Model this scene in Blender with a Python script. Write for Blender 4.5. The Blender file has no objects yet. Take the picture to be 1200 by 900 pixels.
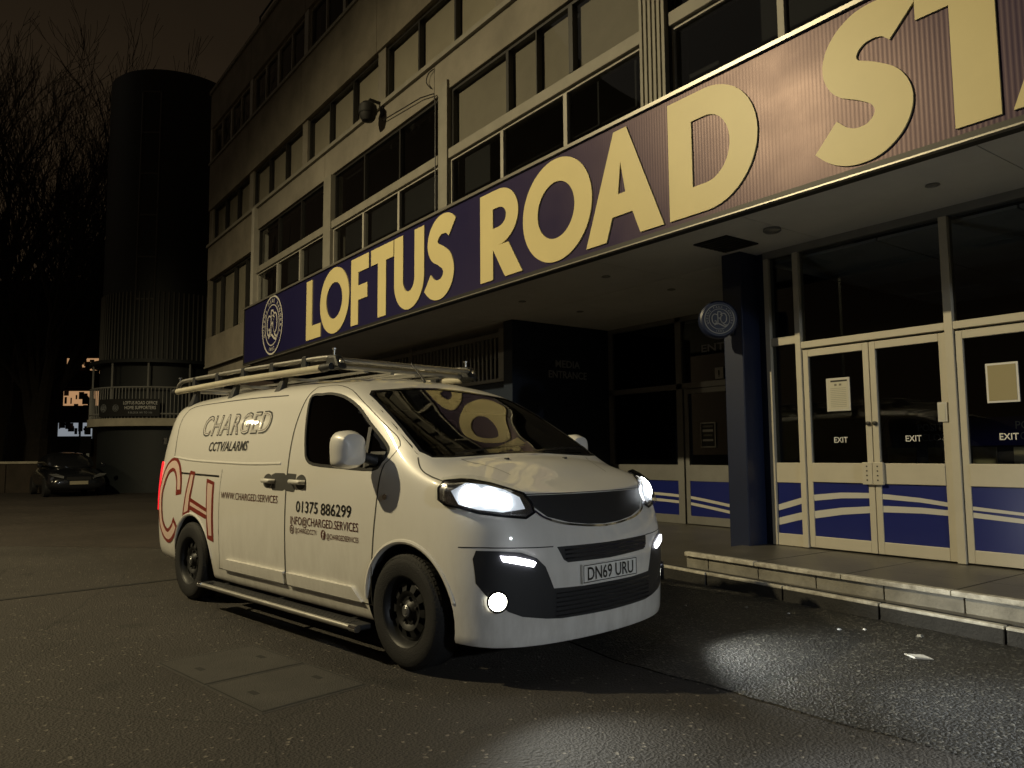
import bpy, bmesh, math, random
from math import sin, cos, pi, radians, sqrt, atan2
from mathutils import Vector, Matrix
from mathutils.bvhtree import BVHTree
from mathutils.geometry import delaunay_2d_cdt

scene = bpy.context.scene
# world axes: X runs along the stadium front (to the right), Y runs away from the camera into the building, Z up

# ---------------------------------------------------------------- camera
cd = bpy.data.cameras.new('Camera')
cam = bpy.data.objects.new('Camera', cd)
scene.collection.objects.link(cam)
cd.sensor_width = 36.0
cd.lens = 26.95
cd.clip_start = 0.05
cd.clip_end = 600
_fw = Vector((-0.80354372, 0.58838126, 0.09013864))
_rt = Vector((0.59022601, 0.80720371, -0.00744555))
_up = Vector((0.07714106, -0.04721934, 0.9959014))
cam.matrix_world = Matrix(((_rt.x, _up.x, -_fw.x, 0), (_rt.y, _up.y, -_fw.y, 0), (_rt.z, _up.z, -_fw.z, 1.289), (0, 0, 0, 1)))
scene.camera = cam

# ---------------------------------------------------------------- world: night sky over a lit city
world = bpy.data.worlds.new('World')
scene.world = world
world.use_nodes = True
wn, wl = world.node_tree.nodes, world.node_tree.links
wn.clear()
SUN_EL, SUN_AZ = radians(38), radians(215)
w_out = wn.new('ShaderNodeOutputWorld')
w_bg = wn.new('ShaderNodeBackground')
w_sky = wn.new('ShaderNodeTexSky')
w_sky.sky_type = 'NISHITA'
w_sky.sun_disc = False
w_sky.sun_elevation = SUN_EL
w_sky.sun_rotation = SUN_AZ
w_bg.inputs['Strength'].default_value = 0.00012
wl.new(w_sky.outputs['Color'], w_bg.inputs['Color'])
# low cloud carrying the orange glow of the town, a little brighter near the horizon
w_bg2 = wn.new('ShaderNodeBackground')
w_tc = wn.new('ShaderNodeTexCoord')
w_sep = wn.new('ShaderNodeSeparateXYZ')
w_ramp = wn.new('ShaderNodeValToRGB')
w_ramp.color_ramp.elements[0].position = 0.0
w_ramp.color_ramp.elements[0].color = (0.036, 0.023, 0.012, 1)
w_ramp.color_ramp.elements[1].position = 0.65
w_ramp.color_ramp.elements[1].color = (0.0070, 0.0050, 0.0028, 1)
w_ns = wn.new('ShaderNodeTexNoise')
w_ns.inputs['Scale'].default_value = 3.0
w_ns.inputs['Detail'].default_value = 4.0
w_mx = wn.new('ShaderNodeMix')
w_mx.data_type = 'RGBA'
w_mx.blend_type = 'MULTIPLY'
w_mx.inputs['Factor'].default_value = 0.5
wl.new(w_tc.outputs['Generated'], w_sep.inputs[0])
wl.new(w_sep.outputs['Z'], w_ramp.inputs['Fac'])
wl.new(w_tc.outputs['Generated'], w_ns.inputs['Vector'])
wl.new(w_ramp.outputs['Color'], w_mx.inputs['A'])
wl.new(w_ns.outputs['Fac'], w_mx.inputs['B'])
wl.new(w_mx.outputs['Result'], w_bg2.inputs['Color'])
w_bg2.inputs['Strength'].default_value = 1.25
w_add = wn.new('ShaderNodeAddShader')
wl.new(w_bg.outputs[0], w_add.inputs[0])
wl.new(w_bg2.outputs[0], w_add.inputs[1])
wl.new(w_add.outputs[0], w_out.inputs['Surface'])

# one sun lamp, turned down to the faint glow of the night sky
sd = bpy.data.lights.new('Sun', 'SUN')
sd.energy = 0.03
sd.angle = radians(30)
sd.color = (1.0, 0.9, 0.74)
sun = bpy.data.objects.new('Sun', sd)
scene.collection.objects.link(sun)
sun.rotation_euler = (radians(90) - SUN_EL, 0, radians(-35))

vs = scene.view_settings
vs.view_transform = 'Standard'
vs.look = 'None'
vs.exposure = 0.0
vs.gamma = 1.0
vs.use_curve_mapping = False
scene.cycles.max_bounces = 8
scene.cycles.transparent_max_bounces = 16
scene.cycles.caustics_reflective = False
scene.cycles.caustics_refractive = False
scene.cycles.sample_clamp_indirect = 3.0
scene.cycles.use_denoising = True
# ---------------------------------------------------------------- helpers
COL = scene.collection
MATS = {}

def newmat(name):
    m = bpy.data.materials.new(name)
    m.use_nodes = True
    MATS[name] = m
    nt = m.node_tree
    b = nt.nodes['Principled BSDF']
    return m, nt, b

def setp(b, **k):
    for a, v in k.items():
        a = {'rough': 'Roughness', 'metal': 'Metallic', 'coat': 'Coat Weight', 'coatr': 'Coat Roughness', 'spec': 'Specular IOR Level', 'estr': 'Emission Strength', 'ior': 'IOR', 'trans': 'Transmission Weight', 'alpha': 'Alpha'}[a]
        b.inputs[a].default_value = v

def mat(name, col, rough=0.5, var=0.0, vscale=4.0, bump=0.0, bscale=60.0, col2=None, **k):
    """principled material with procedural colour variation and fine relief"""
    m, nt, b = newmat(name)
    setp(b, rough=rough, **k)
    c = (*col, 1)
    N, L = nt.nodes, nt.links
    if var > 0 or col2:
        tc = N.new('ShaderNodeTexCoord')
        n1 = N.new('ShaderNodeTexNoise'); n1.inputs['Scale'].default_value = vscale; n1.inputs['Detail'].default_value = 8; n1.inputs['Roughness'].default_value = 0.62
        L.new(tc.outputs['Object'], n1.inputs['Vector'])
        rp = N.new('ShaderNodeValToRGB')
        c2 = col2 if col2 else tuple(x * (1 - var) for x in col)
        rp.color_ramp.elements[0].position = 0.32; rp.color_ramp.elements[0].color = (*c2, 1)
        rp.color_ramp.elements[1].position = 0.68; rp.color_ramp.elements[1].color = c
        L.new(n1.outputs['Fac'], rp.inputs['Fac'])
        L.new(rp.outputs['Color'], b.inputs['Base Color'])
    else:
        b.inputs['Base Color'].default_value = c
    if bump > 0:
        tc2 = N.new('ShaderNodeTexCoord')
        n2 = N.new('ShaderNodeTexNoise'); n2.inputs['Scale'].default_value = bscale; n2.inputs['Detail'].default_value = 6
        bp = N.new('ShaderNodeBump'); bp.inputs['Strength'].default_value = bump; bp.inputs['Distance'].default_value = 0.02
        L.new(tc2.outputs['Object'], n2.inputs['Vector']); L.new(n2.outputs['Fac'], bp.inputs['Height']); L.new(bp.outputs['Normal'], b.inputs['Normal'])
    return m

def emit(name, col, strength, base=(0.02, 0.02, 0.02)):
    m, nt, b = newmat(name)
    b.inputs['Base Color'].default_value = (*base, 1)
    b.inputs['Emission Color'].default_value = (*col, 1)
    b.inputs['Emission Strength'].default_value = strength
    return m

def glassmat(name, tint=(0.75, 0.8, 0.82), rough=0.0, ior=1.5, smear=0.0):
    """a thin pane: clear with a fresnel reflection"""
    m = bpy.data.materials.new(name); m.use_nodes = True; MATS[name] = m
    N, L = m.node_tree.nodes, m.node_tree.links
    N.clear()
    o = N.new('ShaderNodeOutputMaterial')
    t = N.new('ShaderNodeBsdfTransparent'); t.inputs['Color'].default_value = (*tint, 1)
    g = N.new('ShaderNodeBsdfGlossy'); g.inputs['Roughness'].default_value = rough; g.inputs['Color'].default_value = (1, 1, 1, 1)
    f = N.new('ShaderNodeFresnel'); f.inputs['IOR'].default_value = ior
    mx = N.new('ShaderNodeMixShader')
    L.new(f.outputs[0], mx.inputs[0]); L.new(t.outputs[0], mx.inputs[1]); L.new(g.outputs[0], mx.inputs[2])
    last = mx
    if smear > 0:
        d = N.new('ShaderNodeBsdfDiffuse'); d.inputs['Color'].default_value = (0.35, 0.34, 0.30, 1)
        tc = N.new('ShaderNodeTexCoord'); ns = N.new('ShaderNodeTexNoise'); ns.inputs['Scale'].default_value = 2.3; ns.inputs['Detail'].default_value = 6
        mu = N.new('ShaderNodeMath'); mu.operation = 'MULTIPLY'; mu.inputs[1].default_value = smear
        m2 = N.new('ShaderNodeMixShader')
        L.new(tc.outputs['Object'], ns.inputs['Vector']); L.new(ns.outputs['Fac'], mu.inputs[0]); L.new(mu.outputs[0], m2.inputs[0])
        L.new(mx.outputs[0], m2.inputs[1]); L.new(d.outputs[0], m2.inputs[2]); last = m2
    L.new(last.outputs[0], o.inputs['Surface'])
    return m

def tag(o, label, cat, group=None):
    o['label'] = label; o['category'] = cat
    if group: o['group'] = group
    return o

def structure(o, label=None):
    o['kind'] = 'structure'
    if label: o['label'] = label
    return o

def empty(name, loc=(0, 0, 0), rz=0.0):
    o = bpy.data.objects.new(name, None)
    o.empty_display_size = 0.2
    COL.objects.link(o)
    o.location = loc; o.rotation_euler = (0, 0, rz)
    return o

def root_loc(o):
    v = Vector((0, 0, 0))
    while o is not None:
        v += Vector(o.location); o = o.parent
    return v

class MB:
    """collects shapes; build() links them as one mesh object"""
    def __init__(s): s.v = []; s.f = []; s.m = []
    def add(s, vs_, fs, mi=0):
        n = len(s.v); s.v += [tuple(v) for v in vs_]; s.f += [tuple(n + i for i in f) for f in fs]; s.m += [mi] * len(fs); return s
    def box(s, x0, x1, y0, y1, z0, z1, mi=0):
        vs_ = [(x0, y0, z0), (x1, y0, z0), (x1, y1, z0), (x0, y1, z0), (x0, y0, z1), (x1, y0, z1), (x1, y1, z1), (x0, y1, z1)]
        return s.add(vs_, [(0, 3, 2, 1), (4, 5, 6, 7), (0, 1, 5, 4), (1, 2, 6, 5), (2, 3, 7, 6), (3, 0, 4, 7)], mi)
    def hexa(s, p, mi=0):
        return s.add(p, [(0, 3, 2, 1), (4, 5, 6, 7), (0, 1, 5, 4), (1, 2, 6, 5), (2, 3, 7, 6), (3, 0, 4, 7)], mi)
    def tube(s, pts, r, n=8, mi=0, caps=True):
        pts = [Vector(p) for p in pts]
        rs = r if isinstance(r, (list, tuple)) else [r] * len(pts)
        rings = []
        up = None
        for i, p in enumerate(pts):
            d = (pts[min(i + 1, len(pts) - 1)] - pts[max(i - 1, 0)]).normalized()
            if up is None:
                up = Vector((0, 0, 1)) if abs(d.z) < 0.9 else Vector((1, 0, 0))
            a = d.cross(up)
            if a.length < 1e-5: a = d.orthogonal()
            a.normalize(); b = a.cross(d).normalized(); up = b
            rings.append([p + a * cos(2 * pi * k / n) * rs[i] + b * sin(2 * pi * k / n) * rs[i] for k in range(n)])
        base = len(s.v)
        s.v += [tuple(q) for rg in rings for q in rg]
        for i in range(len(pts) - 1):
            for k in range(n):
                s.f.append((base + i * n + k, base + i * n + (k + 1) % n, base + (i + 1) * n + (k + 1) % n, base + (i + 1) * n + k)); s.m.append(mi)
        if caps:
            s.f.append(tuple(base + k for k in reversed(range(n)))); s.m.append(mi)
            e = base + (len(pts) - 1) * n
            s.f.append(tuple(e + k for k in range(n))); s.m.append(mi)
        return s
    def lathe(s, prof, c, axis='z', n=24, mi=0, close=False):
        """prof: list of (r, h); axis of revolution through c"""
        base = len(s.v); c = Vector(c)
        for r, h in prof:
            for k in range(n):
                a = 2 * pi * k / n; p, q = r * cos(a), r * sin(a)
                s.v.append(tuple(c + Vector({'z': (p, q, h), 'y': (p, h, q), 'x': (h, p, q)}[axis])))
        m = len(prof)
        for i in range(m if close else m - 1):
            j = (i + 1) % m
            for k in range(n):
                s.f.append((base + i * n + k, base + i * n + (k + 1) % n, base + j * n + (k + 1) % n, base + j * n + k)); s.m.append(mi)
        return s
    def prism(s, poly, fn, h0, h1, mi=0):
        """poly: 2D outline; fn(a, b, h) -> 3D"""
        n = len(poly)
        vs_ = [fn(a, b, h0) for a, b in poly] + [fn(a, b, h1) for a, b in poly]
        return s.add(vs_, [tuple(range(n))[::-1], tuple(range(n, 2 * n))] + [(i, (i + 1) % n, n + (i + 1) % n, n + i) for i in range(n)], mi)
    def ring2(s, outer, inner, fn, h0, h1, mi=0):
        """flat closed band between two outlines with equal counts"""
        n = len(outer)
        vs_ = [fn(a, b, h0) for a, b in outer] + [fn(a, b, h0) for a, b in inner] + [fn(a, b, h1) for a, b in outer] + [fn(a, b, h1) for a, b in inner]
        fs = []
        for i in range(n):
            j = (i + 1) % n
            fs += [(i, j, n + j, n + i), (2 * n + i, 3 * n + i, 3 * n + j, 2 * n + j), (i, 2 * n + i, 2 * n + j, j), (n + i, n + j, 3 * n + j, 3 * n + i)]
        return s.add(vs_, fs, mi)
    def build(s, name, material, parent=None, smooth=False, local=False, bevel=0.0, angle=40, shift=None, orient=True):
        me = bpy.data.meshes.new(name)
        off = Vector((0, 0, 0))
        if parent is not None and not local: off = root_loc(parent)
        if shift: off = off + Vector(shift)
        me.from_pydata([tuple(Vector(v) - off) for v in s.v], [], s.f)
        ms = material if isinstance(material, (list, tuple)) else [material]
        for x in ms: me.materials.append(MATS[x] if isinstance(x, str) else x)
        for pg, mi in zip(me.polygons, s.m): pg.material_index = mi
        if orient and len(s.f) > 1:
            bm = bmesh.new(); bm.from_mesh(me); bmesh.ops.recalc_face_normals(bm, faces=bm.faces); bm.to_mesh(me); bm.free()
        if smooth:
            me.shade_smooth()
            try: me.set_sharp_from_angle(angle=radians(angle))
            except Exception: pass
        me.update()
        o = bpy.data.objects.new(name, me)
        COL.objects.link(o)
        if parent is not None: o.parent = parent
        if bevel > 0:
            bv = o.modifiers.new('bevel', 'BEVEL'); bv.width = bevel; bv.segments = 2; bv.limit_method = 'ANGLE'
        return o

def instance(src, parent, loc=(0, 0, 0), rot=None, scale=None, name=None):
    o = src.copy(); COL.objects.link(o); o.parent = parent; o.location = loc
    if rot: o.rotation_euler = rot
    if scale: o.scale = scale
    if name: o.name = name
    return o

def text2d(txt, size=1.0, offset=0.0, align='LEFT', shear=0.0, spacing=1.0, xs=1.0, fit=None, res=3):
    """2D triangulated lettering -> (verts, faces), baseline at 0, cap height = size, optional fit width"""
    cu = bpy.data.curves.new('txt', 'FONT')
    cu.body = txt; cu.size = 1.0; cu.offset = offset; cu.space_character = spacing; cu.resolution_u = res; cu.shear = shear
    ob = bpy.data.objects.new('txt', cu)
    COL.objects.link(ob)
    dg = bpy.context.evaluated_depsgraph_get()
    me = bpy.data.meshes.new_from_object(ob.evaluated_get(dg))
    vs_ = [(v.co.x, v.co.y) for v in me.vertices]; fs = [tuple(p.vertices) for p in me.polygons]
    bpy.data.objects.remove(ob); bpy.data.curves.remove(cu); bpy.data.meshes.remove(me)
    if not vs_: return [], []
    k = size / 0.729
    x0 = min(v[0] for v in vs_); x1 = max(v[0] for v in vs_)
    sx = k * xs if fit is None else fit / (x1 - x0)
    w = (x1 - x0) * sx
    sh = {'LEFT': 0, 'CENTER': -w / 2, 'RIGHT': -w}[align]
    return [((a - x0) * sx + sh, b * k) for a, b in vs_], fs

def text_part(name, txt, fn, material, parent, local=False, **k):
    """lettering laid on a surface by fn(a, b) -> 3D"""
    v, f = text2d(txt, **k)
    mb = MB(); mb.add([fn(a, b) for a, b in v], f)
    return mb.build(name, material, parent, local=local)

def arc(cx, cy, rx, ry, a0, a1, n):
    return [(cx + rx * cos(radians(a0 + (a1 - a0) * i / n)), cy + ry * sin(radians(a0 + (a1 - a0) * i / n))) for i in range(n + 1)]

def crom(pts, n=6, closed=False):
    """Catmull-Rom through points (any dimension)"""
    P = [Vector(p) for p in pts]; out = []
    m = len(P)
    for i in range(m if closed else m - 1):
        p0 = P[(i - 1) % m] if closed or i > 0 else P[0] * 2 - P[1]
        p1 = P[i % m]; p2 = P[(i + 1) % m]
        p3 = P[(i + 2) % m] if closed or i + 2 < m else P[-1] * 2 - P[-2]
        for k in range(n):
            t = k / n
            out.append(0.5 * ((2 * p1) + (p2 - p0) * t + (2 * p0 - 5 * p1 + 4 * p2 - p3) * t * t + (3 * p1 - p0 - 3 * p2 + p3) * t ** 3))
    if not closed: out.append(P[-1].copy())
    return out

def stroke_poly(pts, w):
    """outline of a thick line (butt ends)"""
    P = [Vector(p) for p in pts]; L_, R_ = [], []
    for i, p in enumerate(P):
        d = (P[min(i + 1, len(P) - 1)] - P[max(i - 1, 0)]).normalized()
        nrm = Vector((-d.y, d.x)); ww = (w[i] if isinstance(w, (list, tuple)) else w) / 2
        L_.append(tuple(p + nrm * ww)); R_.append(tuple(p - nrm * ww))
    return L_, R_

def strip(mb, pts, w, fn, h0, h1, mi=0):
    """a thick line as a solid ribbon of quads; fn(a, b, h) -> 3D"""
    L_, R_ = stroke_poly(pts, w); n = len(L_)
    vs_ = [fn(*q, h0) for q in L_] + [fn(*q, h0) for q in R_] + [fn(*q, h1) for q in L_] + [fn(*q, h1) for q in R_]
    fs = []
    for i in range(n - 1):
        fs += [(i, i + 1, n + i + 1, n + i), (2 * n + i, 3 * n + i, 3 * n + i + 1, 2 * n + i + 1), (i, 2 * n + i, 2 * n + i + 1, i + 1), (n + i, n + i + 1, 3 * n + i + 1, 3 * n + i)]
    fs += [(0, n, 3 * n, 2 * n), (n - 1, 3 * n - 1, 4 * n - 1, 2 * n - 1)]
    mb.add(vs_, fs, mi)
# ================================================================= ground
def asphalt(name, dark, light, speck, bump, scale=170.0, rough=0.8, wet=0.0, worn=False):
    m, nt, b = newmat(name); N, L = nt.nodes, nt.links
    tc = N.new('ShaderNodeTexCoord')
    n1 = N.new('ShaderNodeTexNoise'); n1.inputs['Scale'].default_value = scale; n1.inputs['Detail'].default_value = 3; n1.inputs['Roughness'].default_value = .7
    n2 = N.new('ShaderNodeTexNoise'); n2.inputs['Scale'].default_value = 0.55; n2.inputs['Detail'].default_value = 8; n2.inputs['Roughness'].default_value = .65
    vo = N.new('ShaderNodeTexVoronoi'); vo.inputs['Scale'].default_value = scale * .62
    for t in (n1, n2, vo): L.new(tc.outputs['Object'], t.inputs['Vector'])
    r1 = N.new('ShaderNodeValToRGB'); r1.color_ramp.elements[0].position = .35; r1.color_ramp.elements[0].color = (*dark, 1); r1.color_ramp.elements[1].position = .7; r1.color_ramp.elements[1].color = (*light, 1)
    L.new(n1.outputs['Fac'], r1.inputs['Fac'])
    r2 = N.new('ShaderNodeValToRGB'); r2.color_ramp.elements[0].position = .3; r2.color_ramp.elements[0].color = (.50, .48, .46, 1); r2.color_ramp.elements[1].position = .7; r2.color_ramp.elements[1].color = (1, 1, 1, 1)
    L.new(n2.outputs['Fac'], r2.inputs['Fac'])
    mx = N.new('ShaderNodeMix'); mx.data_type = 'RGBA'; mx.blend_type = 'MULTIPLY'; mx.inputs['Factor'].default_value = 1.0
    L.new(r1.outputs['Color'], mx.inputs['A']); L.new(r2.outputs['Color'], mx.inputs['B'])
    # stone chips
    wn_ = N.new('ShaderNodeTexWhiteNoise'); L.new(vo.outputs['Color'], wn_.inputs['Vector'])
    gt = N.new('ShaderNodeMath'); gt.operation = 'GREATER_THAN'; gt.inputs[1].default_value = 1.0 - speck; L.new(wn_.outputs['Value'], gt.inputs[0])
    m2 = N.new('ShaderNodeMix'); m2.data_type = 'RGBA'; m2.inputs['B'].default_value = (light[0] * 2.1, light[1] * 2.1, light[2] * 2.0, 1)
    L.new(gt.outputs[0], m2.inputs['Factor']); L.new(mx.outputs['Result'], m2.inputs['A'])
    last = m2
    if worn:
        # hairline cracks, oil spots and scuffed pale patches
        n3 = N.new('ShaderNodeTexNoise'); n3.inputs['Scale'].default_value = 1.3; n3.inputs['Detail'].default_value = 6; L.new(tc.outputs['Object'], n3.inputs['Vector'])
        wv = N.new('ShaderNodeMix'); wv.data_type = 'VECTOR'; wv.inputs['Factor'].default_value = .14; L.new(tc.outputs['Object'], wv.inputs['A']); L.new(n3.outputs['Color'], wv.inputs['B'])
        v2 = N.new('ShaderNodeTexVoronoi'); v2.feature = 'DISTANCE_TO_EDGE'; v2.inputs['Scale'].default_value = .55; L.new(wv.outputs['Result'], v2.inputs['Vector'])
        cr = N.new('ShaderNodeMapRange'); cr.inputs['From Min'].default_value = .0; cr.inputs['From Max'].default_value = .006; cr.inputs['To Min'].default_value = .55; cr.inputs['To Max'].default_value = 1.0; L.new(v2.outputs['Distance'], cr.inputs['Value'])
        n4 = N.new('ShaderNodeTexNoise'); n4.inputs['Scale'].default_value = 2.1; n4.inputs['Detail'].default_value = 3; L.new(tc.outputs['Object'], n4.inputs['Vector'])
        oi = N.new('ShaderNodeMapRange'); oi.inputs['From Min'].default_value = .64; oi.inputs['From Max'].default_value = .72; oi.inputs['To Min'].default_value = 1.0; oi.inputs['To Max'].default_value = .62; L.new(n4.outputs['Fac'], oi.inputs['Value'])
        mm = N.new('ShaderNodeMath'); mm.operation = 'MULTIPLY'; L.new(cr.outputs['Result'], mm.inputs[0]); L.new(oi.outputs['Result'], mm.inputs[1])
        m3 = N.new('ShaderNodeMix'); m3.data_type = 'RGBA'; m3.blend_type = 'MULTIPLY'; m3.inputs['Factor'].default_value = 1.0
        L.new(m2.outputs['Result'], m3.inputs['A']); L.new(mm.outputs[0], m3.inputs['B']); last = m3
    L.new(last.outputs['Result'], b.inputs['Base Color'])
    rr = N.new('ShaderNodeMapRange'); rr.inputs['From Min'].default_value = .3; rr.inputs['From Max'].default_value = .7; rr.inputs['To Min'].default_value = rough - wet; rr.inputs['To Max'].default_value = rough
    L.new(n2.outputs['Fac'], rr.inputs['Value']); L.new(rr.outputs['Result'], b.inputs['Roughness'])
    bp = N.new('ShaderNodeBump'); bp.inputs['Strength'].default_value = bump; bp.inputs['Distance'].default_value = .012
    ad = N.new('ShaderNodeMath'); ad.operation = 'ADD'; L.new(n1.outputs['Fac'], ad.inputs[0]); L.new(vo.outputs['Distance'], ad.inputs[1])
    L.new(ad.outputs[0], bp.inputs['Height']); L.new(bp.outputs['Normal'], b.inputs['Normal'])
    return m
asphalt('yard_asphalt', (.034, .030, .026), (.078, .070, .060), .014, .75, 105, .85, .1, worn=True)
asphalt('road_asphalt', (.016, .016, .016), (.050, .048, .043), .10, .8, 95, .62, .22)
asphalt('old_asphalt', (.030, .024, .020), (.055, .044, .036), .04, .5, 150, .85, .1)
mat('concrete_kerb', (.032, .031, .029), rough=.8, var=.45, vscale=7, bump=.4, bscale=50)
mat('worn_white', (.72, .70, .62), rough=.7, col2=(.30, .28, .235), vscale=11, bump=.2, bscale=60)
mat('paving', (.12, .112, .095), rough=.38, var=.4, vscale=1.6, bump=.25, bscale=40)
mat('riser_stone', (.34, .325, .28), rough=.75, var=.45, vscale=4, bump=.3, bscale=45)
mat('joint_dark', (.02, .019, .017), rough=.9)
mat('cover_iron', (.05, .047, .042), rough=.7, var=.4, vscale=5, bump=.3, bscale=60)
mat('cover_infill', (.060, .056, .049), rough=.85, var=.3, vscale=3, bump=.5, bscale=120)

g = MB(); g.add([(-260, -260, 0), (260, -260, 0), (260, 260, 0), (-260, 260, 0)], [(0, 1, 2, 3)])
structure(g.build('ground', 'yard_asphalt'))
# darker road surface between the seam and the kerb, a sheet just proud of the yard
random.seed(4)
sea = [(-9.5, 3.62), (-7.5, 3.55), (-5.5, 3.52), (-4.2, 3.50)]
x = -3.6
while x < 8:
    sea.append((x, 3.44 + .06 * (x + 3) / 1.0 * .7 + random.uniform(-.018, .018))); x += .11
far = [(9, 4.77), (-2.17, 5.66), (-5.9, 6.03), (-9.5, 6.4)]
far = [(8.5, 4.68)] + [(-2.17, 5.67), (-5.9, 6.04), (-9.5, 6.4)]
mb = MB(); mb.prism(sea + far, lambda a, b, h: (a, b, h), .0, .007); structure(mb.build('road', 'road_asphalt'))
# old brown tarmac further back
edge = []
for k in range(30):
    t = k / 29; edge.append((-14.6 + 3.2 * t, -.4 + 3.2 * t + random.uniform(-.03, .03)))
mb = MB(); mb.prism(edge + [(-9.6, 3.7), (-9.6, 6.3), (-60, 20), (-60, -20), (-17, -12)], lambda a, b, h: (a, b, h), .0, .004); structure(mb.build('old_tarmac', 'old_asphalt'))
# lamp post shadow across the yard, painted as a thin dark strip
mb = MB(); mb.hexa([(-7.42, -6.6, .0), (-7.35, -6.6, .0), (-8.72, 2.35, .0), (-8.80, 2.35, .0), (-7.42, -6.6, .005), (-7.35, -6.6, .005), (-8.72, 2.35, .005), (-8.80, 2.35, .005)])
o = mb.build('post_shadow_strip', 'joint_dark'); tag(o, 'thin dark strip painted as a post shadow across the yard to the rear wheel', 'painted shadow')

# ---- pavement with kerb stones and the entrance step
PVZ = .12
def kerb_v(u): return 6.05 - .1 * (u + 5.7)          # front line of the kerb, not quite parallel to the doors
pv = MB()
us = [-24 + k for k in range(0, 33)]
pv.hexa([(-24, kerb_v(-24) + .13, .0), (8, kerb_v(8) + .13, .0), (8, 10.6, .0), (-24, 10.6, .0), (-24, kerb_v(-24) + .13, PVZ - .004), (8, kerb_v(8) + .13, PVZ - .004), (8, 10.6, PVZ - .004), (-24, 10.6, PVZ - .004)])
pave = structure(pv.build('pavement', 'paving'))
random.seed(9)
u = -13.2
while u < 3.0:
    L_ = .91; g_ = .006
    a, b = u + g_, u + L_ - g_; dz = random.uniform(-.004, .004); dv = random.uniform(-.006, .006)
    k = MB(); k.hexa([(a, kerb_v(a) - .005 + dv, -.05), (b, kerb_v(b) - .005 + dv, -.05), (b, kerb_v(b) + .13, -.05), (a, kerb_v(a) + .13, -.05), (a, kerb_v(a) + dv, PVZ + dz), (b, kerb_v(b) + dv, PVZ + dz), (b, kerb_v(b) + .13, PVZ + dz), (a, kerb_v(a) + .13, PVZ + dz)])
    k.build('kerb_stone', 'concrete_kerb', pave, bevel=.012)
    e = MB(); e.hexa([(a, kerb_v(a) - .004 + dv, PVZ - .022), (b, kerb_v(b) - .004 + dv, PVZ - .022), (b, kerb_v(b) + .055, PVZ - .022), (a, kerb_v(a) + .055, PVZ - .022), (a, kerb_v(a) - .004 + dv, PVZ + .004 + dz), (b, kerb_v(b) - .004 + dv, PVZ + .004 + dz), (b, kerb_v(b) + .05, PVZ + .004 + dz), (a, kerb_v(a) + .05, PVZ + .004 + dz)])
    e.build('kerb_paint', 'worn_white', pave, bevel=.006)
    u += L_
# step
SZ = .27; SU = -5.42
def step_v(u): return 6.14 - .075 * (u + 5.4)
st = MB(); st.hexa([(SU + .03, step_v(SU) + .05, PVZ - .02), (6, step_v(6) + .05, PVZ - .02), (6, 10.0, PVZ - .02), (SU + .03, 10.0, PVZ - .02), (SU + .03, step_v(SU) + .05, SZ - .06), (6, step_v(6) + .05, SZ - .06), (6, 10.0, SZ - .06), (SU + .03, 10.0, SZ - .06)])
step = st.build('entrance_step', 'joint_dark'); tag(step, 'long stone entrance step with pale coping in front of the glass doors', 'step')
u = SU; k_ = 0
while u < 4.5:
    L_ = .30 if k_ == 0 else .62; a, b = u + .005, u + L_ - .005
    r = MB(); r.hexa([(a, step_v(a) + .035, PVZ - .01), (b, step_v(b) + .035, PVZ - .01), (b, step_v(b) + .06, PVZ - .01), (a, step_v(a) + .06, PVZ - .01), (a, step_v(a) + .035, SZ - .042), (b, step_v(b) + .035, SZ - .042), (b, step_v(b) + .06, SZ - .042), (a, step_v(a) + .06, SZ - .042)])
    r.build('riser_block', 'riser_stone', step, bevel=.004); u += L_; k_ += 1
u = SU; k_ = 0
while u < 4.5:
    L_ = .90; a, b = u + .003, u + L_ - .003; dz = random.uniform(-.003, .003)
    r = MB(); r.hexa([(a, step_v(a), SZ - .04), (b, step_v(b), SZ - .04), (b, step_v(b) + .07, SZ - .04), (a, step_v(a) + .07, SZ - .04), (a, step_v(a), SZ + dz), (b, step_v(b), SZ + dz), (b, step_v(b) + .07, SZ + dz), (a, step_v(a) + .07, SZ + dz)])
    r.build('coping_stone', 'worn_white', step, bevel=.006); u += L_
for i in range(11):
    for j in range(5):
        a, b = SU + .01 + i * .9, SU + (i + 1) * .9
        c = step_v(a) + .076 if j == 0 else 6.55 + (j - 1) * .9
        d = 6.546 if j == 0 else c + .895
        r = MB()
        if j == 0: r.hexa([(a, step_v(a) + .076, SZ - .05), (b - .006, step_v(b) + .076, SZ - .05), (b - .006, d, SZ - .05), (a, d, SZ - .05), (a, step_v(a) + .076, SZ - .003), (b - .006, step_v(b) + .076, SZ - .003), (b - .006, d, SZ - .003), (a, d, SZ - .003)])
        else: r.box(a, b - .006, c, d, SZ - .05, SZ - .003 + random.uniform(-.0015, .0015))
        r.build('paving_slab', 'paving', step)
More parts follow.
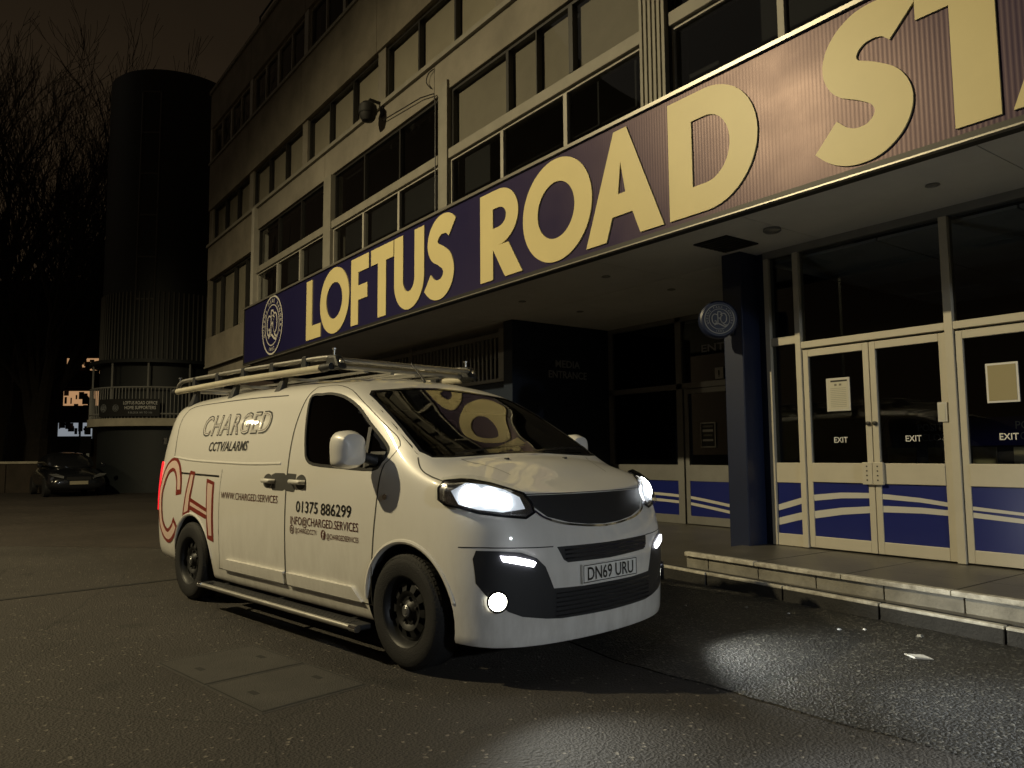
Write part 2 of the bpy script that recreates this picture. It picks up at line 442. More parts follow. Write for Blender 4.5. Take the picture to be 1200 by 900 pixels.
# ---- manhole cover: iron frame, two infilled lids
A, B_, C_, D_ = Vector((-5.30, 1.10, 0)), Vector((-5.38, 1.74, 0)), Vector((-4.06, 1.97, 0)), Vector((-3.94, 1.32, 0))
mc = empty('manhole_cover', tuple((A + B_ + C_ + D_) / 4)); tag(mc, 'large two lid manhole cover set in the yard beside the van', 'manhole cover')
def quad_lid(s0, s1, t0, t1, z0, z1, name, m_):
    P_ = lambda s, t: (A.lerp(D_, s)).lerp(B_.lerp(C_, s), t)
    q = [P_(s0, t0), P_(s1, t0), P_(s1, t1), P_(s0, t1)]
    k = MB(); k.hexa([(p.x, p.y, z0) for p in q] + [(p.x, p.y, z1) for p in q]); return k.build(name, m_, mc, bevel=.003)
quad_lid(0, 1, 0, 1, 0, .0022, 'cover_frame', 'cover_iron')
for s0, s1 in ((.012, .50), (.512, .988)):
    o = quad_lid(s0, s1, .02, .98, .0022, .0036, 'lid', 'joint_dark')
    quad_lid(s0 + .012, s1 - .012, .035, .965, .0036, .0052, 'infill', 'cover_infill').parent = mc
    for t in (.2, .8):
        quad_lid((s0 + s1) / 2 - .03, (s0 + s1) / 2 + .03, t - .03, t + .03, .0053, .0062, 'key_hole', 'joint_dark')
# ---- litter
mat('paper', (.62, .62, .60), rough=.8)
mb = MB(); mb.hexa([(-2.56, 4.93, .009), (-2.46, 4.86, .009), (-2.38, 4.93, .009), (-2.47, 4.99, .009), (-2.56, 4.93, .012), (-2.46, 4.86, .022), (-2.38, 4.93, .014), (-2.47, 4.99, .013)]); tag(mb.build('paper_scrap', 'paper'), 'white scrap of paper lying on the dark road by the kerb', 'litter')
random.seed(12)
for k in range(8):
    c = Vector((random.uniform(-4.6, -1.6), random.uniform(4.6, 5.55), .008)); r = random.uniform(.006, .018)
    mb = MB(); mb.hexa([(c.x + r * a * random.uniform(.7, 1.2), c.y + r * b * random.uniform(.7, 1.2), c.z + z * r) for a, b, z in ((-1, -1, 0), (1, -1, 0), (1, 1, 0), (-1, 1, 0), (-.7, -.7, .8), (.7, -.7, .9), (.7, .7, .7), (-.7, .7, .8))])
    tag(mb.build('grit_crumb', 'paper' if k % 3 == 0 else 'riser_stone'), 'small pale crumb of grit on the dark road by the kerb', 'grit', 'pale crumbs of grit lying on the road')
# ================================================================= stadium front
mat('facade_concrete', (.265, .235, .185), rough=.85, var=.38, vscale=1.1, bump=.35, bscale=30)
mat('facade_panel', (.28, .255, .21), rough=.85, var=.4, vscale=.8, bump=.3, bscale=26)
mat('frame_cream', (.26, .245, .205), rough=.6, var=.2, vscale=3)
mat('frame_white', (.42, .40, .35), rough=.55, var=.2, vscale=3)
mat('frame_dark', (.018, .017, .016), rough=.5)
mat('blind', (.22, .195, .155), rough=.85, var=.15, vscale=2)
mat('blind_pale', (.40, .35, .27), rough=.85, var=.12, vscale=2)
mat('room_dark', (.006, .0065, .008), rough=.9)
mat('soffit', (.78, .78, .76), rough=.75, var=.12, vscale=1.5)
mat('navy_paint', (.014, .022, .058), rough=.42, var=.15, vscale=2, bump=.08, bscale=80)
mat('navy_wall', (.012, .022, .045), rough=.6, var=.25, vscale=1.5, bump=.15, bscale=50)
mat('door_cream', (.62, .58, .47), rough=.42, var=.10, vscale=3)
mat('door_blue', (.010, .018, .165), rough=.35)
mat('stripe_white', (.62, .61, .56), rough=.4)
mat('alu_grey', (.30, .30, .29), rough=.45, metal=.4, var=.15, vscale=5)
mat('white_letter', (.75, .75, .73), rough=.5)
mat('dim_letter', (.36, .38, .40), rough=.6)
mat('black_vent', (.008, .008, .008), rough=.7)
mat('lobby_ceiling', (.75, .76, .76), rough=.8, var=.2, vscale=1.2)
mat('counter_beige', (.34, .31, .20), rough=.7)
glassmat('window_glass', (.86, .88, .88), ior=1.36, smear=.006)
glassmat('door_glass', (.72, .76, .76), ior=1.5, smear=.004)
VF = 6.12
ST = empty('stadium_building', (-10, 8, 0)); tag(ST, 'long concrete stadium front with rows of windows above a glass door entrance', 'building')
def P(name, m_, boxes, parent=ST, bevel=0.0):
    mb = MB()
    for b in boxes: mb.box(*b)
    return mb.build(name, m_, parent, bevel=bevel)

UL, UR = -24.1, 9.0
# walls between the window bands (each band its own panel run)
P('wall_base', 'facade_concrete', [(UL, -19.35, VF, 14, 3.92, 4.80)])
P('wall_base_lip', 'facade_panel', [(UL + .02, -19.3, VF + .10, 14, 3.62, 3.92)])
P('lip_mould', 'frame_cream', [(UL, -19.30, VF - .03, VF, 3.90, 3.95)])
def panels(z0, z1, ua, ub, w, name, m_, proud=0.0):
    u = ua
    while u < ub - .05:
        e = min(u + w, ub); P(name, m_, [(u + .006, e - .006, VF - proud, VF + .28, z0, z1)], bevel=.008); u = e
panels(6.60, 7.62, UL, -19.55, 4.55, 'spandrel_panel', 'facade_concrete')
panels(7.06, 7.62, -19.55, UR, 4.55, 'spandrel_panel', 'facade_panel', .0)
panels(8.78, 10.22, UL, UR, 3.85, 'spandrel_panel', 'facade_concrete', .02)
panels(11.36, 12.5, UL, UR, 3.95, 'parapet_panel', 'facade_concrete', .03)
P('sill_band', 'frame_cream', [(UL, UR, VF - .06, VF + .2, 7.62, 7.70)])
P('sill_band', 'frame_cream', [(UL, UR, VF - .06, VF + .2, 10.22, 10.29)])
P('coping', 'facade_panel', [(UL - .05, UR, VF - .08, VF + .4, 12.5, 12.6)])
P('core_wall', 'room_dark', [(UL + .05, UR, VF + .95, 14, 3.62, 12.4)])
P('end_wall', 'facade_concrete', [(UL, UL + .2, VF + .02, 14, 3.94, 12.48)])
P('roof', 'facade_panel', [(UL + .2, UR, VF + .3, 14, 12.40, 12.46)])
for u in range(0, 9):
    P('roof_rail_post', 'frame_dark', [(-20.6 + u * 1.5, -20.56 + u * 1.5, VF + .3, VF + .34, 12.46, 13.5)])
P('roof_rail', 'frame_dark', [(-20.6, -8.5, VF + .3, VF + .34, 13.46, 13.5)]); P('roof_rail', 'frame_dark', [(-20.6, -8.5, VF + .3, VF + .34, 13.0, 13.03)])

random.seed(21)
def window(u0, u1, z0, z1, cuts, thick, fm, mull, style, rec=.10, glass='window_glass', fr=.04):
    """a window unit: outer frame with mullions, panes and blinds as pieces"""
    f = MB(); v0, v1 = VF + rec - .03, VF + rec + .05
    f.box(u0, u1, v0, v1, z0, z0 + fr).box(u0, u1, v0, v1, z1 - fr, z1).box(u0, u0 + fr, v0, v1, z0 + fr, z1 - fr).box(u1 - fr, u1, v0, v1, z0 + fr, z1 - fr)
    w = f.build('window', fm, ST)
    xs = [u0 + fr] + list(cuts) + [u1 - fr]
    for c, t in zip(cuts, thick):
        MB().box(c - t / 2, c + t / 2, v0 - .012, v1 - .004, z0 + fr + .001, z1 - fr - .001).build('mullion', mull, w)
    for i in range(len(xs) - 1):
        a = xs[i] + (thick[i - 1] / 2 if i > 0 else 0); b = xs[i + 1] - (thick[i] / 2 if i < len(cuts) else 0)
        MB().add([(a, v0 + .035, z0 + fr), (b, v0 + .035, z0 + fr), (b, v0 + .035, z1 - fr), (a, v0 + .035, z1 - fr)], [(0, 1, 2, 3)]).build('pane', glass, w)
        s_ = style[i % len(style)]
        if s_ == 'b':
            drop = random.choice((0, 0, .02, .05)); sk = random.uniform(-.012, .012)
            MB().hexa([(a + .02, v1 + .02, z0 + fr + drop), (b - .02, v1 + .02, z0 + fr + drop + sk), (b - .02, v1 + .03, z0 + fr + drop + sk), (a + .02, v1 + .03, z0 + fr + drop), (a + .02, v1 + .02, z1 - fr - .03), (b - .02, v1 + .02, z1 - fr - .03), (b - .02, v1 + .03, z1 - fr - .03), (a + .02, v1 + .03, z1 - fr - .03)]).build('blind', 'blind_pale' if z0 > 7.5 or u1 < -19 else 'blind', w)
    return w
# left end, lower window
window(UL + .25, -19.62, 4.82, 6.58, [-22.9, -21.6, -20.55], [.06, .06, .09], 'frame_dark', 'frame_dark', 'bbbb', rec=.14)
# first band: narrow dark lights under a heavy transom, taller lights above; bays of 4.6 m between piers
PIERS = [(-19.55, -19.36), (-14.93, -14.56), (-10.28, -9.98), (-5.80, -5.40), (-1.05, -.68), (3.6, 3.97)]
for i in range(5):
    a, b = PIERS[i][1], PIERS[i + 1][0]; w3 = (b - a) / 3
    cuts = [a + w3, a + 2 * w3]
    if i == 3: cuts = [-4.05, -2.55]
    window(a, b, 4.62, 5.90, cuts, [.07, .07], 'frame_white', 'frame_white', 'n', rec=.06, fr=.03)
    P('transom', 'frame_cream', [(a, b, VF - .02, VF + .2, 5.905, 6.06)], bevel=.006)
    if i < 2: window(a, b, 6.07, 7.05, cuts, [.045, .045], 'frame_dark', 'frame_dark', 'n', rec=.08)
    elif i == 2: window(a, b, 6.07, 7.05, [-8.47, -7.80, -7.09], [.06, .02, .08], 'frame_dark', 'frame_dark', 'bbbb', rec=.08)
    else: window(a, b, 6.07, 7.05, cuts, [.05, .05], 'frame_dark', 'frame_dark', 'nbn', rec=.08)
P('end_post', 'frame_white', [(-19.55, -19.36, VF - .10, VF + .3, 4.74, 7.62)], bevel=.01)
P('pier', 'frame_cream', [(-14.93, -14.56, VF - .05, VF + .3, 4.6, 7.05)], bevel=.01)
P('pier', 'frame_cream', [(-10.14, -9.98, VF - .05, VF + .3, 4.6, 7.2)], bevel=.01)
P('pier', 'frame_cream', [(-10.28, -10.16, VF - .03, VF + .3, 4.6, 7.2)], bevel=.01)
P('pier', 'frame_cream', [(-1.05, -.68, VF - .05, VF + .3, 4.6, 7.05), ], bevel=.01)
fl = P('fluted_pier', 'frame_dark', [(-5.80, -5.40, VF, VF + .3, 4.6, 7.05)])
for k in range(6): P('fin', 'frame_cream', [(-5.79 + k * .066, -5.79 + k * .066 + .040, VF - .07, VF - .001, 4.6, 7.05)], fl)
# second band
for i in range(-1, 8):
    a = -23.72 + 3.82 * (i + 0) + .0; 
    if i < 0: continue
    b = a + 3.52; w3 = (b - a) / 3
    window(a, b, 7.71, 8.77, [a + w3, a + 2 * w3], [.05, .05], 'frame_dark', 'frame_dark', ['bbb', 'bbb', 'bbb', 'bbb', 'bbb', 'nbb'][i % 6], rec=.11)
    P('pier', 'facade_panel', [(b, a + 3.82, VF + .03, VF + .28, 7.70, 8.78)])
P('pier', 'facade_panel', [(UL, -23.72, VF + .03, VF + .28, 7.70, 8.78)])
# third band, pale mullions
for i in range(8):
    a = -23.92 + 3.95 * i; b = a + 3.72; w4 = (b - a) / 4
    window(a, b, 10.30, 11.35, [a + w4, a + 2 * w4, a + 3 * w4], [.05, .13, .05], 'frame_white', 'frame_white', 'nnnn', rec=.07)
    P('pier', 'frame_white', [(b, a + 3.95, VF - .02, VF + .28, 10.29, 11.36)])
P('pier', 'frame_white', [(UL, -23.92, VF - .02, VF + .28, 10.29, 11.36)])
# cables on the wall
cb = MB(); cb.tube([(-10.31, VF - .06, 4.95), (-10.31, VF - .06, 6.9), (-10.36, VF - .06, 7.1), (-10.8, VF - .06, 7.2), (-12.2, VF - .06, 7.32)], .010, 6); cb.build('cable', 'frame_dark', ST, smooth=True)
cb = MB(); cb.tube(crom([(-10.5, VF - .03, 7.25), (-10.62, VF - .05, 7.4), (-10.55, VF - .05, 7.52), (-10.42, VF - .03, 7.55)], 5), .009, 6); cb.build('cable', 'frame_dark', ST, smooth=True)

# ---- soffit
u = -19.2; k_ = 0
while u < 6:
    e = u + 2.1
    for (va, vb) in ((5.84, 7.43), (7.44, 8.95), (8.96, 10.4)):
        if u > -5.6 and va > 7.4: continue
        P('soffit_panel', 'soffit', [(u + .004, e - .004, va, vb - .006, 3.54, 3.60)])
    u = e
P('canopy_core', 'room_dark', [(-19.15, 6, 5.86, 10.4, 3.605, 3.62)])
for (a, b) in ((-7.08, 6.69), (-7.14, 7.98), (-8.97, 6.77), (-9.11, 8.03), (-3.0, 6.65)):
    mb = MB(); mb.lathe([(.055, 3.54), (.06, 3.532), (.045, 3.530), (.04, 3.538), (.001, 3.538)], (a, b, 0), 'z', 20); mb.build('downlight', 'alu_grey', ST, smooth=True)
mb = MB(); mb.lathe([(.085, 3.54), (.09, 3.515), (.07, 3.50), (.001, 3.498)], (-4.57, 6.63, 0), 'z', 24); mb.build('smoke_detector', 'alu_grey', ST, smooth=True)
hatch = P('soffit_vent', 'black_vent', [(-5.42, -4.98, 6.43, 6.97, 3.525, 3.5395)])
for k in range(7): P('vent_slat', 'frame_dark', [(-5.40, -5.0, 6.46 + k * .072, 6.48 + k * .072, 3.515, 3.526)], hatch)

# ---- door wall under the canopy
VD = 7.42; DZ = .272
posts = [(-5.22, -5.16), (-4.85, -4.785), (-3.30, -3.225), (-1.74, -1.665), (-.18, -.105), (1.38, 1.455)]
for a, b in posts: P('door_post', 'door_cream', [(a, b, VD - .05, VD + .06, DZ, 3.46)], bevel=.004)
P('head_rail', 'alu_grey', [(-5.22, 2, VD - .05, VD + .06, 3.46, 3.54)])
def stripe_z(kind, u):
    A_ = [(-5.3, .63), (-4.87, .76), (-4.71, .80), (-4.41, .835), (-4.11, .845), (-3.95, .84), (-3.6, .82), (-3.35, .79), (-3.16, .77), (-2.76, .74), (-2.3, .69), (-1.8, .63), (2, .5)]
    B__ = [(-5.3, .485), (-4.87, .60), (-4.72, .62), (-4.41, .675), (-4.12, .705), (-3.97, .72), (-3.6, .725), (-3.35, .715), (-3.16, .71), (-2.76, .68), (-2.3, .63), (-1.8, .57), (2, .45)]
    T = A_ if kind == 'A' else B__
    for (x0, y0), (x1, y1) in zip(T[:-1], T[1:]):
        if x0 <= u <= x1: return y0 + (y1 - y0) * (u - x0) / (x1 - x0)
    return T[-1][1]
def kick_panel(u0, u1, z0, z1, v, par, fz=lambda k, u: stripe_z(k, u), th=None):
    k = MB().box(u0, u1, v, v + .02, z0, z1).build('kick_panel', 'door_blue', par)
    for kind in 'AB':
        pts = [(u0 + (u1 - u0) * i / 10, fz(kind, u0 + (u1 - u0) * i / 10)) for i in range(11)]
        wd = [max(.022, (.062 if kind == 'A' else .075) - .020 * max(0, (p[0] + 4.6))) for p in pts] if th is None else th
        mb = MB(); strip(mb, pts, wd, lambda a, b, h: (a, h, b), v - .0035, v + .001); mb.build('stripe', 'stripe_white', par)
def door(u0, u1, hand, exit_sign=True):
    s_, v0, v1 = .062, VD - .028, VD + .022; zt = 2.375
    f = MB(); f.box(u0, u0 + s_, v0, v1, DZ + .01, zt).box(u1 - s_, u1, v0, v1, DZ + .01, zt).box(u0 + s_, u1 - s_, v0, v1, zt - .075, zt).box(u0 + s_, u1 - s_, v0, v1, DZ + .01, .40)
    d = f.build('door', 'door_cream', ST, bevel=.004)
    MB().box(u0 + s_, u1 - s_, v0 - .008, v1 - .006, .965, 1.165).build('mid_rail', 'door_cream', d, bevel=.004)
    a = u1 - .10 if hand == 'r' else u0 - .0
    pb = MB().box(a, a + .105, v0 - .040, v0 - .009, .955, 1.175).build('push_plate', 'door_cream', d, bevel=.005)
    mb = MB()
    for k in range(4): mb.lathe([(.008, v0 - .0405), (.008, v0 - .0435), (.001, v0 - .0435)], (a + .05, 0, 1.0 + k * .045), 'y', 8)
    mb.build('plate_screw', 'frame_dark', d)
    MB().add([(u0 + s_, VD, 1.165), (u1 - s_, VD, 1.165), (u1 - s_, VD, zt - .075), (u0 + s_, VD, zt - .075)], [(0, 1, 2, 3)]).build('glass', 'door_glass', d)
    kick_panel(u0 + s_, u1 - s_, .40, .965, VD - .018, d)
    if exit_sign:
        text_part('exit_lettering', 'EXIT', lambda x, z: ((u0 + u1) / 2 + .02 + x, VD - .0065, 1.375 + z), 'white_letter', d, size=.060, fit=.150, align='CENTER', offset=.01)
    mb = MB(); mb.lathe([(.022, v0 - .002), (.022, v0 - .018), (.010, v0 - .022), (.001, v0 - .022)], ((u1 - .03) if hand == 'r' else (u0 + .03), 0, 1.56), 'y', 12); mb.build('lock', 'frame_dark', d, smooth=True)
    return d
# side light
sl_ = MB().box(-5.16, -4.85, VD - .03, VD + .03, .95, 1.165).build('side_light', 'door_cream', ST, bevel=.004)
for z_ in ((DZ, .40), (2.46, 2.55)): MB().box(-5.16, -4.85, VD - .035, VD + .035, *z_).build('rail', 'door_cream', sl_, bevel=.004)
MB().box(-5.16, -4.85, VD - .004, VD + .004, 1.165, 2.46).build('glass', 'door_glass', sl_); MB().box(-5.16, -4.85, VD - .004, VD + .004, 2.55, 3.46).build('glass', 'door_glass', sl_)
kick_panel(-5.16, -4.85, .40, .95, VD - .018, sl_)
for i in range(2, 6):
    a, b = posts[i - 1][1], posts[i][0]; mid = (a + b) / 2
    P('door_transom', 'door_cream', [(a, b, VD - .045, VD + .055, 2.395, 2.465)], bevel=.004)
    fz = MB().add([(a, VD, 2.465), (b, VD, 2.465), (b, VD, 3.46), (a, VD, 3.46)], [(0, 1, 2, 3)]).build('top_light', 'door_glass', ST)
    door(a + .006, mid - .004, 'r'); door(mid + .004, b - .006, 'l')
# ---- column at the end of the step
P('column', 'navy_paint', [(-5.57, -5.31, 7.08, 7.40, .12, 3.54)], bevel=.012)
P('column_return', 'navy_paint', [(-5.66, -5.225, 7.405, 7.56, .12, 3.54)])
P('column_return', 'navy_wall', [(-5.66, -5.52, 7.56, 9.75, .12, 3.54)])
# ---- recessed entrance further along: glazing, single door, return wall
VE = 9.78; EZ = .122
P('return_wall', 'navy_wall', [(-10.55, -10.30, 7.55, VE + .1, .118, 3.54)])
P('return_wall', 'navy_wall', [(-19, -10.56, 7.62, 7.80, .118, 2.55)])
text_part('wall_lettering', 'MEDIA', lambda a, b: (-10.297, 8.77 + a, 2.79 + b), 'dim_letter', ST, size=.13, fit=.57, align='CENTER', offset=.02)
text_part('wall_lettering', 'ENTRANCE', lambda a, b: (-10.297, 8.77 + a, 2.60 + b), 'dim_letter', ST, size=.13, fit=.88, align='CENTER', offset=.02)
gz = MB(); gz.box(-10.30, -5.70, VE - .03, VE + .05, 2.33, 2.42).box(-8.68, -8.55, VE - .03, VE + .05, EZ, 3.54).box(-10.30, -5.70, VE - .03, VE + .05, 3.46, 3.54).box(-10.30, -8.68, VE - .03, VE + .05, EZ, .26).box(-10.30, -8.68, VE - .03, VE + .05, .82, 1.08).box(-10.3, -10.2, VE - .03, VE + .05, .26, 3.46)
gz = gz.build('entrance_glazing', 'alu_grey', ST)
for (a, b, c, d_) in ((-10.2, -8.68, 1.08, 2.33), (-10.2, -8.68, 2.42, 3.46), (-8.55, -5.7, 2.42, 3.46)):
    MB().box(a, b, VE, VE + .008, c, d_).build('glass', 'door_glass', gz)
def far_stripe(k, u): return (.60 if k == 'A' else .50) - .02 * (u + 9.9) ** 2 - .05 * max(0, u + 8.5)
kick_panel(-10.2, -8.68, .26, .82, VE - .012, gz, far_stripe, .045)
for (a, b) in ((-8.52, -7.42), (-7.40, -6.3)):
    f = MB(); f.box(a, a + .08, VE - .02, VE + .03, EZ + .01, 2.32).box(b - .08, b, VE - .02, VE + .03, EZ + .01, 2.32).box(a + .08, b - .08, VE - .02, VE + .03, 2.24, 2.32).box(a + .08, b - .08, VE - .02, VE + .03, EZ + .01, .26).box(a + .08, b - .08, VE - .02, VE + .03, .82, 1.08)
    d = f.build('door', 'alu_grey', ST); MB().box(a + .08, b - .08, VE, VE + .008, 1.08, 2.24).build('glass', 'door_glass', d); kick_panel(a + .08, b - .08, .26, .82, VE - .012, d, far_stripe, .045)
text_part('glass_lettering', 'ENTER', lambda a, b: (-8.14 + a, VE - .005, 2.90 + b), 'dim_letter', gz, size=.12, fit=.75, offset=.02)
P('undercroft_wall', 'navy_wall', [(UL + .1, -10.6, 11.0, 11.2, .0, 3.62)]); P('undercroft_end', 'facade_panel', [(UL + .1, UL + .4, 8.2, 11.0, .0, 3.62)])
# ---- barred opening above the far wall
gl = MB(); gl.box(-17.5, -10.56, 7.58, 7.66, 3.30, 3.38).box(-17.5, -10.56, 7.58, 7.66, 2.52, 2.58).box(-10.72, -10.56, 7.56, 7.68, 2.56, 3.44).box(-13.9, -13.8, 7.56, 7.68, 2.56, 3.44)
gl = gl.build('bar_screen', 'alu_grey', ST)
for k in range(52): MB().box(-17.4 + k * .13, -17.4 + k * .13 + .045, 7.60, 7.64, 2.58, 3.30).build('bar', 'alu_grey', gl)
# ---- lobby behind the doors
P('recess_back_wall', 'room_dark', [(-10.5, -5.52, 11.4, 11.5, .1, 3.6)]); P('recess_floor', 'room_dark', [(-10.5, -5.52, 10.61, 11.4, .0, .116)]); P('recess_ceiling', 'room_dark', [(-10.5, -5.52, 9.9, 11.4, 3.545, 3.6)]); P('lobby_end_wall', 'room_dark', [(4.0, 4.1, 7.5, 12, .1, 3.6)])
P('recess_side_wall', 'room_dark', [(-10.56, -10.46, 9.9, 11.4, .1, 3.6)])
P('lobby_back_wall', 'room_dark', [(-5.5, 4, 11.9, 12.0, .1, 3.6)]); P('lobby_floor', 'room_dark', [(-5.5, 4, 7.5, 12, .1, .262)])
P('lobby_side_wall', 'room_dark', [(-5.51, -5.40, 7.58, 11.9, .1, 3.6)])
for i in range(5):
    for j in range(4):
        if (i, j) in ((2, 1), (3, 3)): continue
        P('ceiling_tile', 'lobby_ceiling', [(-5.3 + i * 1.3, -5.3 + i * 1.3 + 1.28, 7.6 + j * 1.05, 7.6 + j * 1.05 + 1.03, 3.44, 3.47)])
P('lobby_band', 'door_blue', [(-5.4, 4, 11.86, 11.9, 1.35, 1.75)])
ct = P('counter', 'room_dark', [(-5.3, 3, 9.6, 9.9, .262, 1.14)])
for a, b in ((-5.05, -4.70), (-4.55, -4.38), (-4.05, -3.80), (-3.62, -3.30), (-3.1, -2.7)): P('counter_panel', 'counter_beige', [(a, b, 9.57, 9.60, 1.05, 1.32)], ct)
for uu in (-4.4, -3.33): 
    text_part('counter_lettering', 'POSITION', lambda a, b: (uu + a, 9.555, 1.52 + b), 'dim_letter', ct, size=.09, fit=.5, align='CENTER')
    text_part('counter_lettering', 'CLOSED', lambda a, b: (uu + a, 9.555, 1.40 + b), 'dim_letter', ct, size=.09, fit=.42, align='CENTER')

# ================================================================= things fixed to the front
# ---- the long sign
SG = empty('stadium_sign', (-8, 5.95, 3.52)); tag(SG, 'long navy ribbed sign board reading LOFTUS ROAD in gold letters above the canopy', 'sign')
m, nt, b = newmat('sign_navy'); setp(b, rough=.34, spec=.48); b.inputs['Specular Tint'].default_value = (1, .72, .66, 1); b.inputs['Base Color'].default_value = (.012, .012, .062, 1)
_tc = nt.nodes.new('ShaderNodeTexCoord'); _n = nt.nodes.new('ShaderNodeTexNoise'); _n.inputs['Scale'].default_value = 2.5; _n.inputs['Detail'].default_value = 5
_r = nt.nodes.new('ShaderNodeMapRange'); _r.inputs['To Min'].default_value = .30; _r.inputs['To Max'].default_value = .42
nt.links.new(_tc.outputs['Object'], _n.inputs['Vector']); nt.links.new(_n.outputs['Fac'], _r.inputs['Value']); nt.links.new(_r.outputs['Result'], b.inputs['Roughness'])
mat('sign_gold', (.72, .62, .31), rough=.45, var=.06, vscale=2)
mat('sign_edge', (.30, .29, .26), rough=.35, metal=.6)
mat('crest_white', (.62, .60, .55), rough=.5)
Z0, Z1, VS = 3.535, 4.925, 5.80
P('backing', 'frame_dark', [(-19.2, 6, VS + .02, VF - .09, Z0, Z1 - .01)], SG)
rb = MB(); pitch = .036; x = -19.2; row = []
while x < 6:
    for dx, dv in ((0, .0), (.25, -.00042), (.5, -.0006), (.75, -.00042)): row.append((x + dx * pitch, VS + .004 + dv))
    x += pitch
n = len(row); rb.add([(a, v, Z0 + .02) for a, v in row] + [(a, v, Z1 - .02) for a, v in row], [(i, i + 1, n + i + 1, n + i) for i in range(n - 1)])
rb.build('ribbed_face', 'sign_navy', SG, smooth=True, angle=80)
P('top_trim', 'sign_edge', [(-19.22, 6, VS - .03, VF - .05, Z1 - .02, Z1 + .02)], SG)
P('bottom_trim', 'frame_dark', [(-19.22, 6, VS - .02, VS + .03, Z0 - .03, Z0 + .02)], SG)
P('drip_edge', 'sign_edge', [(-19.22, 6, VS - .035, VS + .02, Z0 - .045, Z0 - .031)], SG)
P('end_trim', 'frame_dark', [(-19.23, -19.18, VS - .01, VF - .09, Z0, Z1 - .021)], SG)

